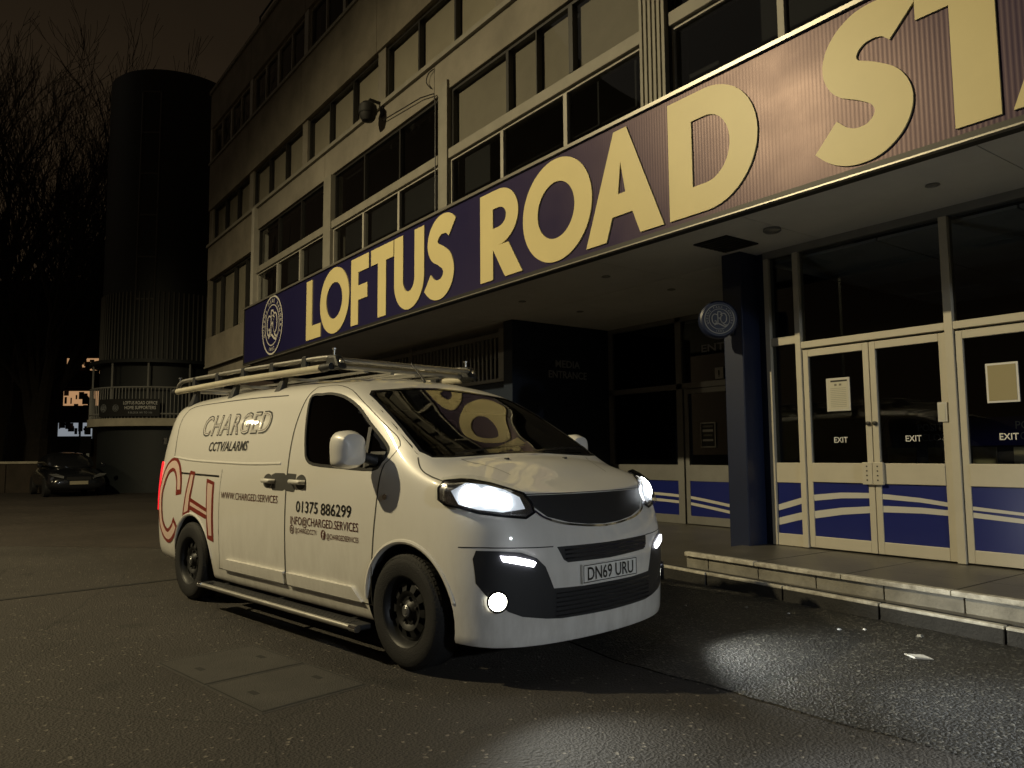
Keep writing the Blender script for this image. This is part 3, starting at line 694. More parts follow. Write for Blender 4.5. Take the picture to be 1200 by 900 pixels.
LZ, LH = 3.61, 1.22
def sg(a, b, h): return (a, h, b)
def letter(ch, u0, u1):
    mb = MB(); w = u1 - u0; z0, z1 = LZ, LZ + LH; t = .305; hb = .275; f0, f1 = VS - .014, VS + .003
    R4 = lambda q: mb.prism(q, sg, f0, f1)
    if ch == 'L': R4([(u0, z0), (u1, z0), (u1, z0 + hb), (u0 + t, z0 + hb), (u0 + t, z1), (u0, z1)])
    elif ch == 'F': R4([(u0, z0), (u0 + t, z0), (u0 + t, z0 + .44), (u1 - .05, z0 + .44), (u1 - .05, z0 + .70), (u0 + t, z0 + .70), (u0 + t, z1 - hb), (u1, z1 - hb), (u1, z1), (u0, z1)])
    elif ch == 'T':
        c = (u0 + u1) / 2; R4([(c - t / 2, z0), (c + t / 2, z0), (c + t / 2, z1 - hb), (u1, z1 - hb), (u1, z1), (u0, z1), (u0, z1 - hb), (c - t / 2, z1 - hb)])
    elif ch == 'A':
        c = (u0 + u1) / 2 - .02
        oL, oR = (u0, z0), (u1, z0); tp = .10
        # outer wedge split into legs, bar and cap so that the counter stays open
        def xl(z): return u0 + (c - tp - u0) * (z - z0) / LH
        def xr(z): return u1 + (c + tp - u1) * (z - z0) / LH
        ti = .335
        zb, zt2, za = z0 + .26, z0 + .50, z0 + .86
        def il(z): return min(xl(z) + ti, c)
        def ir(z): return max(xr(z) - ti, c)
        R4([(xl(z0), z0), (xl(z0) + ti, z0), (xl(zb) + ti, zb), (xl(zb), zb)]); R4([(xr(z0) - ti, z0), (xr(z0), z0), (xr(zb), zb), (xr(zb) - ti, zb)])
        R4([(xl(zb), zb), (xr(zb), zb), (xr(zt2), zt2), (xl(zt2), zt2)])
        R4([(xl(zt2), zt2), (xl(zt2) + ti, zt2), (c, za), (xl(za), za)]); R4([(xr(zt2) - ti, zt2), (xr(zt2), zt2), (xr(za), za), (c, za)])
        R4([(xl(za), za), (xr(za), za), (xr(z1), z1), (xl(z1), z1)])
    elif ch == 'O':
        c = (u0 + u1) / 2; k = 56; ov = .025
        o = [(c + w / 2 * cos(2 * pi * i / k), (z0 + z1) / 2 + (LH / 2 + ov) * sin(2 * pi * i / k)) for i in range(k)]
        q = [(c + (w / 2 - t) * cos(2 * pi * i / k), (z0 + z1) / 2 + (LH / 2 + ov - .285) * sin(2 * pi * i / k)) for i in range(k)]
        mb.ring2(o, q, sg, f0, f1)
    elif ch == 'D':
        zc = (z0 + z1) / 2; xb = u1 - .60; k = 24
        o = [(u0, z0)] + [(xb + .60 * sin(pi * i / k), zc - LH / 2 * cos(pi * i / k)) for i in range(k + 1)] + [(u0, z1)]
        q = [(u0 + t, z0 + hb)] + [(xb + .29 * sin(pi * i / k), zc - (LH / 2 - hb) * cos(pi * i / k)) for i in range(k + 1)] + [(u0 + t, z1 - hb)]
        mb.ring2(o, q, sg, f0, f1)
    elif ch == 'U':
        c = (u0 + u1) / 2; k = 24; zc = z0 + w / 2 - .03
        o = [(u0, z1)] + [(c - w / 2 * cos(pi * i / k), zc - (zc - z0 + .025) * sin(pi * i / k)) for i in range(k + 1)] + [(u1, z1)]
        q = [(u0 + t, z1)] + [(c - (w / 2 - t) * cos(pi * i / k), zc - (zc - z0 + .025 - .29) * sin(pi * i / k)) for i in range(k + 1)] + [(u1 - t, z1)]
        n = len(o); vs_ = [sg(*p, f0) for p in o] + [sg(*p, f0) for p in q] + [sg(*p, f1) for p in o] + [sg(*p, f1) for p in q]; fs = []
        for i in range(n - 1): fs += [(i, i + 1, n + i + 1, n + i), (2 * n + i, 3 * n + i, 3 * n + i + 1, 2 * n + i + 1), (i, 2 * n + i, 2 * n + i + 1, i + 1), (n + i, n + i + 1, 3 * n + i + 1, 3 * n + i)]
        fs += [(0, n, 3 * n, 2 * n), (n - 1, 3 * n - 1, 4 * n - 1, 2 * n - 1)]; mb.add(vs_, fs)
    elif ch == 'R':
        zc = z1 - .385; rx = w - .06; k = 20; xb = u0 + .42
        o = [(u0, z1 - .77)] + [(xb + (rx - .42) * sin(pi * i / k), zc - .385 * cos(pi * i / k)) for i in range(k + 1)] + [(u0, z1)]
        q = [(u0 + t, z1 - .77 + .25)] + [(xb + (rx - .42 - .27) * sin(pi * i / k), zc - .135 * cos(pi * i / k)) for i in range(k + 1)] + [(u0 + t, z1 - .25)]
        mb.ring2(o, q, sg, f0, f1)
        R4([(u0, z0), (u0 + t, z0), (u0 + t, z1 - .77), (u0, z1 - .77)])
        R4([(u1 - .36, z0), (u1 + .02, z0), (u0 + .66, z1 - .77), (u0 + t, z1 - .77), (u0 + t, z0 + .41)])
    elif ch == 'S':
        pts = [(.87, .805), (.77, .862), (.62, .89), (.44, .875), (.29, .80), (.235, .69), (.31, .585), (.50, .515), (.68, .43), (.755, .315), (.70, .20), (.55, .125), (.36, .115), (.20, .155), (.06, .235)]
        P_ = [(u0 + p[0] * w, z0 - .02 + p[1] * (LH + .04)) for p in pts]
        strip(mb, [tuple(q) for q in crom(P_, 5)], .300, sg, f0, f1)
    return mb.build('letter', 'sign_gold', SG)
for ch, a, b in (('L', -15.04, -14.28), ('O', -14.31, -12.94), ('F', -12.86, -12.13), ('T', -12.04, -11.20), ('U', -11.17, -10.18), ('S', -10.13, -9.24),
                 ('R', -8.62, -7.68), ('O', -7.64, -6.33), ('A', -6.44, -5.25), ('D', -5.17, -4.10), ('S', -3.49, -2.66), ('T', -2.67, -1.88), ('A', -2.05, -.86)):
    letter(ch, a, b)

def crest(parent, fn, r, m_, name='crest'):
    """round club badge: two rings, looped monogram, ring lettering; fn(a, b, h) -> 3D"""
    mb = MB()
    circ = lambda q, k=48: [(q * cos(2 * pi * i / k), q * sin(2 * pi * i / k)) for i in range(k)]
    mb.ring2(circ(r), circ(r * .945), fn, 0, .004); mb.ring2(circ(r * .70), circ(r * .665), fn, 0, .004)
    S_ = lambda pts, w=.055: strip(mb, [tuple(q) for q in crom([(a * r, b * r) for a, b in pts], 4)], w * r, fn, 0, .004)
    S_([(-.20, -.36), (-.12, -.30), (-.10, 0), (-.10, .45), (-.02, .50), (.12, .44), (.14, .22), (.04, .08), (-.08, .06)])
    S_([(-.12, .28), (-.32, .34), (-.47, .18), (-.48, -.10), (-.38, -.30), (-.22, -.26), (-.24, -.12), (-.33, -.14)])
    S_([(.06, .30), (.20, .38), (.38, .34), (.47, .12), (.44, -.14), (.30, -.27), (.15, -.22), (.08, 0), (.12, .20), (.22, .26)])
    S_([(-.34, -.40), (-.15, -.30), (.05, -.36), (.22, -.46), (.40, -.50), (.52, -.38)], .075)
    S_([(.02, .05), (.14, -.18), (.30, -.36), (.46, -.44)])
    def ring_text(txt, a0, a1, rad, size, flip=False):
        for i, c in enumerate(txt):
            if c == ' ': continue
            a = radians(a0 + (a1 - a0) * i / (len(txt) - 1)); v, f = text2d(c, size=size * r, align='CENTER', offset=.02, res=1)
            if not v: continue
            rot = a - pi / 2 if not flip else a + pi / 2
            cx, cy = rad * r * cos(a), rad * r * sin(a)
            mb.add([fn(cx + x * cos(rot) - y * sin(rot), cy + x * sin(rot) + y * cos(rot), .003) for x, y in v], f)
    ring_text('QUEENS PARK RANGERS', 200, -20, .765, .13); ring_text('1882', 255, 285, .875, .13, True)
    return mb.build(name, m_, parent)
cc = MB(); k = 48; cc.prism([(-17.12 + .685 * cos(2 * pi * i / k), 4.235 + .685 * sin(2 * pi * i / k)) for i in range(k)], sg, VS - .010, VS + .003); cd_ = cc.build('crest_disc', 'sign_navy', SG)
crest(SG, lambda a, b, h: (-17.12 + a, VS - .011 - h, 4.235 + b), .68, 'crest_white')
# ---- round projecting sign on the column
BS = empty('blade_sign', (-5.5, 7.02, 2.75)); tag(BS, 'round dark projecting sign with a white club crest on the blue column', 'sign')
_bn, _bt = Vector((.78, -.626, 0)), Vector((.626, .78, 0)); _bc = Vector((-5.45, 6.84, 2.75))
def bfn(a, b, h): return tuple(_bc + _bt * a + _bn * h + Vector((0, 0, b)))
mb = MB(); k = 48; prof = [(.001, -.07), (.19, -.07), (.21, -.05), (.21, .05), (.19, .07), (.001, .07)]
vs_ = [bfn(r * cos(2 * pi * i / k), r * sin(2 * pi * i / k), h) for r, h in prof for i in range(k)]
mb.add(vs_, [(j * k + i, j * k + (i + 1) % k, (j + 1) * k + (i + 1) % k, (j + 1) * k + i) for j in range(5) for i in range(k)]); mb.build('disc', 'navy_paint', BS, smooth=True)
mat('crest_grey', (.24, .25, .27), rough=.5)
crest(BS, lambda a, b, h: bfn(a, b, .0715 + h), .165, 'crest_grey')
mb = MB(); mb.box(-5.48, -5.42, 7.05, 7.115, 2.60, 2.90); mb.build('bracket', 'frame_dark', BS, bevel=.006)
# ---- dome camera on the wall
CM = empty('dome_camera', (-12.3, VF, 7.42)); tag(CM, 'dark dome security camera hanging from the wall between the window rows', 'camera')
mb = MB(); mb.box(-12.36, -12.24, VF - .03, VF, 7.45, 7.72); mb.tube([(-12.3, VF - .02, 7.68), (-12.3, VF - .26, 7.70), (-12.3, VF - .30, 7.62)], .03, 8); mb.build('bracket', 'frame_dark', CM, smooth=True)
mb = MB(); mb.lathe([(.001, .20), (.10, .19), (.16, .13), (.17, 0.0), (.16, -.02)], (-12.3, VF - .30, 7.44), 'z', 24); mb.build('housing', 'black_vent', CM, smooth=True)
mb = MB(); mb.lathe([(.15, 0), (.14, -.07), (.10, -.13), (.001, -.155)], (-12.3, VF - .30, 7.42), 'z', 24); mb.build('dome', 'black_vent', CM, smooth=True)
# ---- notices
mat('notice_paper', (.60, .58, .47), rough=.6); mat('notice_blank', (.36, .31, .17), rough=.6); mat('notice_dark', (.03, .03, .03), rough=.6); mat('notice_grey', (.22, .21, .17), rough=.7)
def notice(u0, u1, z0, z1, v, label, rows, frame, fill, cat='notice'):
    o = empty('framed_notice', ((u0 + u1) / 2, v, z0)); tag(o, label, cat)
    MB().box(u0, u1, v - .012, v - .002, z0, z1).build('frame', frame, o, bevel=.002); MB().box(u0 + .018, u1 - .018, v - .0145, v - .0125, z0 + .018, z1 - .018).build('sheet', fill, o)
    for (a, b, c, d, m_) in rows: MB().box(u0 + (u1 - u0) * a, u0 + (u1 - u0) * b, v - .0165, v - .0148, z0 + (z1 - z0) * c, z0 + (z1 - z0) * d).build('print', m_, o)
rr = [(.2, .9, .88, .93, 'notice_dark'), (.36, .46, .76, .82, 'notice_grey'), (.56, .66, .76, .82, 'notice_grey')] + [(.18, .85, .68 - k * .055, .688 - k * .055, 'notice_grey') for k in range(11)]
notice(-4.525, -4.265, 1.70, 2.045, VD - .004, 'printed notice in a pale frame on the leftmost glass door', rr, 'stripe_white', 'notice_paper')
notice(-2.985, -2.725, 1.70, 2.05, VD - .004, 'blank tan sheet in a white frame on the right hand glass door', [], 'white_letter', 'notice_blank')
notice(-3.40, -3.315, 1.55, 1.73, VD - .032, 'small pale card on the frame between the double doors and right door', [], 'stripe_white', 'notice_paper')
rr = [(.15, .85, .80, .88, 'notice_grey'), (.15, .85, .62, .72, 'stripe_white'), (.2, .8, .45, .52, 'notice_grey'), (.15, .85, .25, .33, 'stripe_white')]
notice(-8.20, -7.90, 1.36, 1.76, VE - .004, 'small dark poster with pale print on the recessed door behind the van', rr, 'stripe_white', 'notice_dark', 'poster')
notice(-7.86, -7.70, 2.44, 2.62, VE - .02, 'small square warning sign on the glazing above the recessed door', [(.42, .58, .3, .75, 'notice_dark'), (.42, .58, .18, .25, 'notice_dark')], 'stripe_white', 'stripe_white', 'sign')
# ================================================================= the van
VAN = empty('delivery_van', (-7.59, 2.71, 0.004), radians(7.988))
tag(VAN, 'white panel van with lit headlights and black and red lettering parked before the entrance', 'van')

def van_grid():
    """half body as rows (underside -> roof centre) x columns (rear centre -> round the nose to the front centre)"""
    X = [None, None, -0.885, -0.84, -0.55, 0.5, 1.4, 2.0, 2.42]
    rows = []
    #        z     y at rear end, y mid, (front) ...
    side = [
        # z_rear, z_mid, y_rear(c2), y_c3, y_c4, y_mid
        (0.24, 0.20, 0.40, 0.42, 0.45, 0.45),      # underside inner
        (0.27, 0.225, 0.80, 0.845, 0.875, 0.885),   # sill bottom
        (0.42, 0.40, 0.84, 0.895, 0.930, 0.940),
        (0.75, 0.75, 0.855, 0.910, 0.948, 0.957),
        (1.02, 1.02, 0.845, 0.900, 0.938, 0.948),
        (1.22, 1.22, 0.825, 0.880, 0.915, 0.925),
        (1.48, 1.48, 0.785, 0.835, 0.862, 0.868),
        (1.68, 1.70, 0.745, 0.79, 0.808, 0.812),
        (1.80, 1.845, 0.67, 0.70, 0.725, 0.735),
        (1.86, 1.915, 0.36, 0.385, 0.40, 0.40),
        (1.87, 1.93, 0.0, 0.0, 0.0, 0.0),
    ]
    lean = [0.0, 0.0, 0.0, 0.0, 0.0, 0.0, 0.03, 0.065, 0.10, 0.115, 0.12]   # the tail leans forward towards the roof
    # from x = 2.42 on, every row by hand: c8..c15 as (x, y, z)
    F = [
        [(2.42,.45,.20),(2.7,.45,.20),(3.0,.45,.20),(3.3,.45,.20),(3.6,.45,.20),(3.75,.42,.20),(3.84,.36,.20),(3.88,.26,.20),(3.9,.13,.20),(3.91,0,.20)],
        [(2.42,.885,.225),(2.7,.885,.225),(3.0,.885,.225),(3.3,.89,.225),(3.58,.905,.225),(3.80,.89,.215),(3.97,.79,.205),(4.07,.54,.20),(4.115,.27,.20),(4.13,0,.20)],
        [(2.42,.940,.40),(2.7,.940,.40),(3.0,.942,.40),(3.3,.945,.42),(3.58,.945,.44),(3.80,.92,.45),(3.97,.81,.45),(4.08,.55,.45),(4.13,.27,.45),(4.145,0,.45)],
        [(2.42,.957,.75),(2.7,.957,.75),(3.0,.958,.75),(3.3,.958,.75),(3.58,.947,.74),(3.79,.925,.72),(3.965,.82,.70),(4.08,.56,.69),(4.13,.28,.68),(4.145,0,.68)],
        [(2.42,.948,1.02),(2.7,.948,1.01),(3.0,.948,1.0),(3.3,.944,.98),(3.56,.925,.96),(3.765,.90,.93),(3.94,.80,.90),(4.05,.55,.875),(4.10,.27,.865),(4.115,0,.865)],
        [(2.42,.925,1.22),(2.7,.925,1.205),(3.0,.925,1.185),(3.3,.918,1.15),(3.55,.892,1.105),(3.725,.868,1.10),(3.87,.775,1.085),(3.965,.53,1.055),(4.005,.255,1.045),(4.02,0,1.045)],
        [(2.42,.866,1.48),(2.7,.868,1.42),(3.0,.880,1.33),(3.3,.880,1.225),(3.52,.862,1.135),(3.67,.832,1.14),(3.79,.725,1.13),(3.88,.49,1.10),(3.915,.235,1.085),(3.93,0,1.085)],
        [(2.42,.806,1.695),(2.7,.806,1.60),(3.0,.818,1.45),(3.3,.836,1.27),(3.49,.838,1.18),(3.61,.785,1.17),(3.71,.66,1.158),(3.785,.44,1.142),(3.82,.21,1.127),(3.835,0,1.125)],
        [(2.42,.742,1.80),(2.72,.75,1.668),(3.02,.77,1.51),(3.32,.80,1.325),(3.47,.785,1.212),(3.555,.70,1.202),(3.625,.565,1.196),(3.69,.38,1.186),(3.73,.185,1.18),(3.745,0,1.178)],
        [(2.36,.42,1.848),(2.70,.44,1.67),(3.05,.46,1.495),(3.385,.48,1.318),(3.45,.47,1.26),(3.505,.41,1.25),(3.55,.33,1.243),(3.59,.225,1.236),(3.62,.12,1.23),(3.63,0,1.227)],
        [(2.33,0,1.862),(2.69,0,1.68),(3.06,0,1.505),(3.40,0,1.328),(3.455,0,1.28),(3.485,0,1.27),(3.51,0,1.263),(3.535,0,1.257),(3.555,0,1.251),(3.57,0,1.246)],
    ]
    for r, (zr, zm, yr, y3, y4, ym) in enumerate(side):
        ln = lean[r]
        row = [(-0.905 + ln, 0, zr), (-0.90 + ln, yr * 0.62, zr), (-0.885 + ln, yr, zr), (-0.845 + ln * .95, y3, zr + (zm - zr) * .1), (-0.55 + ln * .6, y4, zr + (zm - zr) * .5),
               (0.5, ym, zm), (1.4, ym, zm), (2.0, ym, zm - (0.016 if r > 7 else 0))]
        row += F[r]
        rows.append(row)
    under = [(p[0] if i > 1 else p[0] + .02, 0, 0.22) for i, p in enumerate(rows[0])]
    rows.insert(0, under)
    return rows

def build_van_body():
    rows = van_grid()
    R_, C_ = len(rows), len(rows[0])
    bm = bmesh.new()
    g = [[bm.verts.new((p[0], -p[1], p[2])) for p in row] for row in rows]
    for r in range(R_ - 1):
        for c in range(C_ - 1):
            bm.faces.new((g[r][c], g[r][c + 1], g[r + 1][c + 1], g[r + 1][c]))
    # mirrored half
    h = [[bm.verts.new((p[0], p[1], p[2])) for p in row] for row in rows]
    for r in range(R_ - 1):
        for c in range(C_ - 1):
            bm.faces.new((h[r][c], h[r + 1][c], h[r + 1][c + 1], h[r][c + 1]))
    bmesh.ops.remove_doubles(bm, verts=bm.verts, dist=1e-4)
    bmesh.ops.recalc_face_normals(bm, faces=bm.faces)
    cl = bm.edges.layers.float.new('crease_edge')
    # bonnet lip and the foot of the glass stay crisp
    def near(v, row, tol=1e-3):
        return any((Vector((p[0], abs(p[1]), p[2])) - Vector((v.co.x, abs(v.co.y), v.co.z))).length < tol for p in row)
    lip = rows[6][12:]
    sill = rows[2][4:]
    scr = [rows[r][11] for r in range(9, 12)]
    for e in bm.edges:
        a, b = e.verts
        if near(a, lip) and near(b, lip): e[cl] = 0.55
        if near(a, sill) and near(b, sill): e[cl] = 0.7
        if near(a, scr) and near(b, scr): e[cl] = 0.7
    me = bpy.data.meshes.new('body')
    bm.to_mesh(me); bm.free()
    o = bpy.data.objects.new('body', me)
    COL.objects.link(o)
    s = o.modifiers.new('sub', 'SUBSURF'); s.levels = 3; s.render_levels = 3
    dg = bpy.context.evaluated_depsgraph_get()
    me2 = bpy.data.meshes.new_from_object(o.evaluated_get(dg))
    o.modifiers.clear(); o.data = me2
    bpy.data.meshes.remove(me)
    me2.name = 'body'
    return o

BODY = build_van_body()
_bmt = bmesh.new(); _bmt.from_mesh(BODY.data)
BVH = BVHTree.FromBMesh(_bmt); _bmt.free()
# ---- materials of the van
def van_paint():
    m, nt, b = newmat('van_white'); N, L = nt.nodes, nt.links
    setp(b, rough=.38, coat=.9, coatr=.04)
    tc = N.new('ShaderNodeTexCoord'); sp = N.new('ShaderNodeSeparateXYZ'); L.new(tc.outputs['Object'], sp.inputs[0])
    # road film: streaky grime that builds up towards the sills
    mr = N.new('ShaderNodeMapRange'); mr.inputs['From Min'].default_value = .95; mr.inputs['From Max'].default_value = .22; mr.inputs['To Min'].default_value = .03; mr.inputs['To Max'].default_value = .38
    L.new(sp.outputs['Z'], mr.inputs['Value'])
    mp = N.new('ShaderNodeMapping'); mp.inputs['Scale'].default_value = (5, 5, 1.6); L.new(tc.outputs['Object'], mp.inputs['Vector'])
    n1 = N.new('ShaderNodeTexNoise'); n1.inputs['Scale'].default_value = 2.2; n1.inputs['Detail'].default_value = 9; n1.inputs['Roughness'].default_value = .68; L.new(mp.outputs[0], n1.inputs['Vector'])
    r1 = N.new('ShaderNodeMapRange'); r1.inputs['From Min'].default_value = .38; r1.inputs['From Max'].default_value = .75; L.new(n1.outputs['Fac'], r1.inputs['Value'])
    mu = N.new('ShaderNodeMath'); mu.operation = 'MULTIPLY'; L.new(mr.outputs['Result'], mu.inputs[0]); L.new(r1.outputs['Result'], mu.inputs[1])
    mx = N.new('ShaderNodeMix'); mx.data_type = 'RGBA'; mx.inputs['A'].default_value = (.80, .79, .755, 1); mx.inputs['B'].default_value = (.24, .21, .165, 1)
    L.new(mu.outputs[0], mx.inputs['Factor']); L.new(mx.outputs['Result'], b.inputs['Base Color'])
    r2 = N.new('ShaderNodeMapRange'); r2.inputs['To Min'].default_value = .9; r2.inputs['To Max'].default_value = .2; L.new(mu.outputs[0], r2.inputs['Value']); L.new(r2.outputs['Result'], b.inputs['Coat Weight'])
van_paint()
mat('van_black_plastic', (0.016, 0.017, 0.02), rough=0.55, bump=0.12, bscale=400)
mat('van_gloss_black', (0.012, 0.013, 0.016), rough=0.15)
mat('van_cabin', (0.02, 0.021, 0.024), rough=0.8)
mat('van_seat', (0.06, 0.062, 0.068), rough=0.9, bump=0.2, bscale=300)
mat('van_visor', (0.12, 0.12, 0.125), rough=0.8)
mat('van_gap', (0.010, 0.0095, 0.009), rough=0.7)
mat('van_film', (0.06, 0.06, 0.058), rough=0.5)
mat('tyre_rubber', (0.010, 0.010, 0.011), rough=0.75, bump=0.3, bscale=120, var=0.3, vscale=14)
mat('wheel_steel', (0.016, 0.017, 0.019), rough=0.5, metal=0.2, var=0.3, vscale=10)
mat('hub_silver', (0.30, 0.31, 0.32), rough=0.35, metal=0.9)
mat('chrome', (0.75, 0.75, 0.76), rough=0.12, metal=1.0)
mat('alloy', (0.50, 0.49, 0.46), rough=0.38, metal=0.85, var=0.15, vscale=6)
mat('rack_white', (0.62, 0.58, 0.46), rough=0.35, var=0.15, vscale=9)
mat('decal_black', (0.012, 0.012, 0.012), rough=0.35)
mat('decal_red', (0.22, 0.028, 0.018), rough=0.35)
mat('decal_pink', (0.72, 0.55, 0.48), rough=0.35)
mat('decal_brown', (0.10, 0.035, 0.025), rough=0.35)
mat('plate_white', (0.86, 0.86, 0.82), rough=0.4)
glassmat('screen_glass', (0.62, 0.68, 0.68), ior=1.42, rough=.015)
glassmat('side_glass', (0.30, 0.34, 0.35), ior=1.52)
glassmat('lens_clear', (0.92, 0.94, 0.95), ior=1.45)
emit('lamp_white', (0.92, 0.97, 1.0), 26.0)
emit('lamp_reflector_lit', (0.85, 0.93, 1.0), .42, base=(0.6, 0.6, 0.62))
emit('lamp_fog', (1.0, 0.97, 0.80), 30.0)
emit('lamp_day', (0.93, 0.92, 1.0), 9.0)
emit('lamp_tail', (1.0, 0.02, 0.03), 1.1, base=(0.4, 0.01, 0.01))
mat('lamp_chrome', (0.7, 0.7, 0.72), rough=0.18, metal=1.0)

def surf(p, d):
    """nearest point of the van's skin from p along d -> (point, outward normal)"""
    d = Vector(d).normalized(); p = Vector(p)
    h = BVH.ray_cast(p - d * 3.0, d)
    if h[0] is None or (h[0] - p).length > 1.2: h = BVH.find_nearest(p)
    n = h[1].copy()
    if n.dot(d) > 0: n = -n
    return h[0], n

def inside2(pt, poly):
    x, y = pt; c = False; j = len(poly) - 1
    for i in range(len(poly)):
        a, b = poly[i], poly[j]
        if (a[1] > y) != (b[1] > y) and x < (b[0] - a[0]) * (y - a[1]) / (b[1] - a[1]) + a[0]: c = not c
        j = i
    return c

def resample(pts, step, closed=False):
    P = [Vector(p) for p in pts]
    if closed: P = P + [P[0]]
    out = []
    for a, b in zip(P[:-1], P[1:]):
        n = max(1, int(round((b - a).length / step)))
        out += [a.lerp(b, i / n) for i in range(n)]
    if not closed: out.append(P[-1])
    return out

def patch(name, outline, d, off, material, parent, step=0.035, skirt=0.012, smooth=True, curve=0):
    """a panel laid on the van's skin: outline given as 3D points, projected along d"""
    d = Vector(d).normalized(); U = Vector((0, 0, 1)).cross(d).normalized(); W = d.cross(U).normalized()
    o2 = [Vector((Vector(p).dot(U), Vector(p).dot(W))) for p in outline]
    if curve: o2 = crom(o2, curve, True)
    o2 = resample(o2, step, True)
    poly = [tuple(p) for p in o2]
    xs = [p[0] for p in poly]; ys = [p[1] for p in poly]
    pts = list(o2); nb = len(o2)
    x = min(xs) + step * .5
    while x < max(xs):
        y = min(ys) + step * .5
        while y < max(ys):
            if inside2((x, y), poly) and min((Vector((x, y)) - q).length for q in o2) > step * .45: pts.append(Vector((x, y)))
            y += step
        x += step
    vv, ee, ff, *_ = delaunay_2d_cdt(pts, [(i, (i + 1) % nb) for i in range(nb)], [list(range(nb))], 1, 1e-6)
    V, Nn = [], []
    for q in vv:
        pp = U * q.x + W * q.y; hh = BVH.ray_cast(pp - d * 12.0, d)
        if hh[0] is None: hh = BVH.find_nearest(pp - d * 4.0)
        h, n = hh[0], hh[1].copy()
        if n.dot(d) > 0: n = -n
        V.append(h + n * off); Nn.append((h, n))
    F = []
    for f in ff:
        f = tuple(f); nn = (V[f[1]] - V[f[0]]).cross(V[f[2]] - V[f[0]])
        F.append(f if nn.dot(Nn[f[0]][1]) >= 0 else f[::-1])
    if skirt > 0:
        base = len(V); V += [h - n * skirt for h, n in Nn[:nb]]
        F += [(i, (i + 1) % nb, base + (i + 1) % nb, base + i) for i in range(nb)]
    mb = MB(); mb.add(V, F)
    return mb.build(name, material, parent, smooth=smooth, local=True, angle=50, orient=False)

def ribbon(mb, pts, w, off, d, step=0.03, closed=False, curve=0, mi=0, depth=0.0):
    """a thin line on the van's skin"""
    P = crom(pts, curve, closed) if curve else [Vector(p) for p in pts]
    P = resample(P, step, closed)
    H = [surf(p, d) for p in P]; n_ = len(H); vs_ = []
    for i in range(n_):
        a = H[(i + 1) % n_ if closed else min(i + 1, n_ - 1)][0]; b = H[(i - 1) % n_ if closed else max(i - 1, 0)][0]
        t = (a - b).normalized(); s_ = H[i][1].cross(t).normalized(); c = H[i][0] + H[i][1] * off
        vs_ += [c + s_ * w / 2, c - s_ * w / 2]
    fs = [(2 * i, 2 * ((i + 1) % n_), 2 * ((i + 1) % n_) + 1, 2 * i + 1) for i in range(n_ if closed else n_ - 1)]
    mb.add(vs_, fs, mi)
    return mb

def mir(pts): return [(p[0], -p[1], p[2]) for p in pts]
NEAR, FAR, FRONT, REAR = (0, 1, 0), (0, -1, 0), (-1, 0, 0), (1, 0, 0)

# ---- outlines on the skin
WIN = [(1.936,-.788,1.729),(2.07,-.786,1.733),(2.204,-.782,1.731),(2.404,-.791,1.694),(2.606,-.807,1.610),(2.784,-.832,1.494),(3.013,-.861,1.353),(3.061,-.88,1.294),(3.021,-.903,1.238),(2.947,-.92,1.188),(2.55,-.92,1.20),(2.198,-.921,1.218),(2.085,-.909,1.262),(2.045,-.909,1.33),(2.0,-.881,1.44),(1.945,-.828,1.63)]
_wsn = [(2.44, 0, 1.798), (2.48, -.25, 1.787), (2.519, -.503, 1.758), (2.56, -.66, 1.74), (2.60, -.715, 1.705), (2.815, -.752, 1.578), (3.079, -.792, 1.411), (3.28, -.812, 1.30), (3.36, -.78, 1.263), (3.435, -.66, 1.262), (3.453, -.463, 1.27), (3.454, -.2, 1.283), (3.46, 0, 1.287)]
WS = _wsn + mir(_wsn[1:-1][::-1])

# ---- carve arches, cabin and window openings out of the solid shell
def carve(body):
    cut = MB()
    for cx in (0.10, 3.33):
        for sgn in (-1, 1):
            n = 40
            prof = []
            for k in range(n):
                a = 2 * pi * k / n
                prof.append((cx + 0.418 * cos(a), 0.345 + 0.405 * sin(a)))
            if sgn < 0: cut.prism(prof, lambda a, b, h: (a, h, b), -1.2, -0.55, 1)
            else: cut.prism(prof, lambda a, b, h: (a, h, b), 0.55, 1.2, 1)
    cut2 = MB(); cut2.prism([(p[0], p[2]) for p in crom(WIN, 3, True)], lambda a, b, h: (a, h, b), -1.3, 1.3, 1)
    cut3 = MB(); cut3.prism([(p[1], p[2]) for p in WS], lambda a, b, h: (h, a, b), 2.1, 4.3, 1)
    cut4 = MB(); cut4.box(2.02, 3.22, -0.8, 0.8, 0.5, 1.3, 1)
    body.data.materials.clear()
    body.data.materials.append(MATS['van_white']); body.data.materials.append(MATS['van_cabin'])
    for c in (cut, cut4, cut2, cut3):
        co = c.build('cutter', ['van_white', 'van_cabin'])
        md = body.modifiers.new('b', 'BOOLEAN'); md.operation = 'DIFFERENCE'; md.solver = 'EXACT'; md.object = co
        dg = bpy.context.evaluated_depsgraph_get()
        me = bpy.data.meshes.new_from_object(body.evaluated_get(dg))
        old = body.data; body.modifiers.clear(); body.data = me; bpy.data.meshes.remove(old)
        cm = co.data; bpy.data.objects.remove(co); bpy.data.meshes.remove(cm)
    body.data.name = 'body'
    body.data.shade_smooth(); body.data.set_sharp_from_angle(angle=radians(38))
carve(BODY)
BODY.parent = VAN

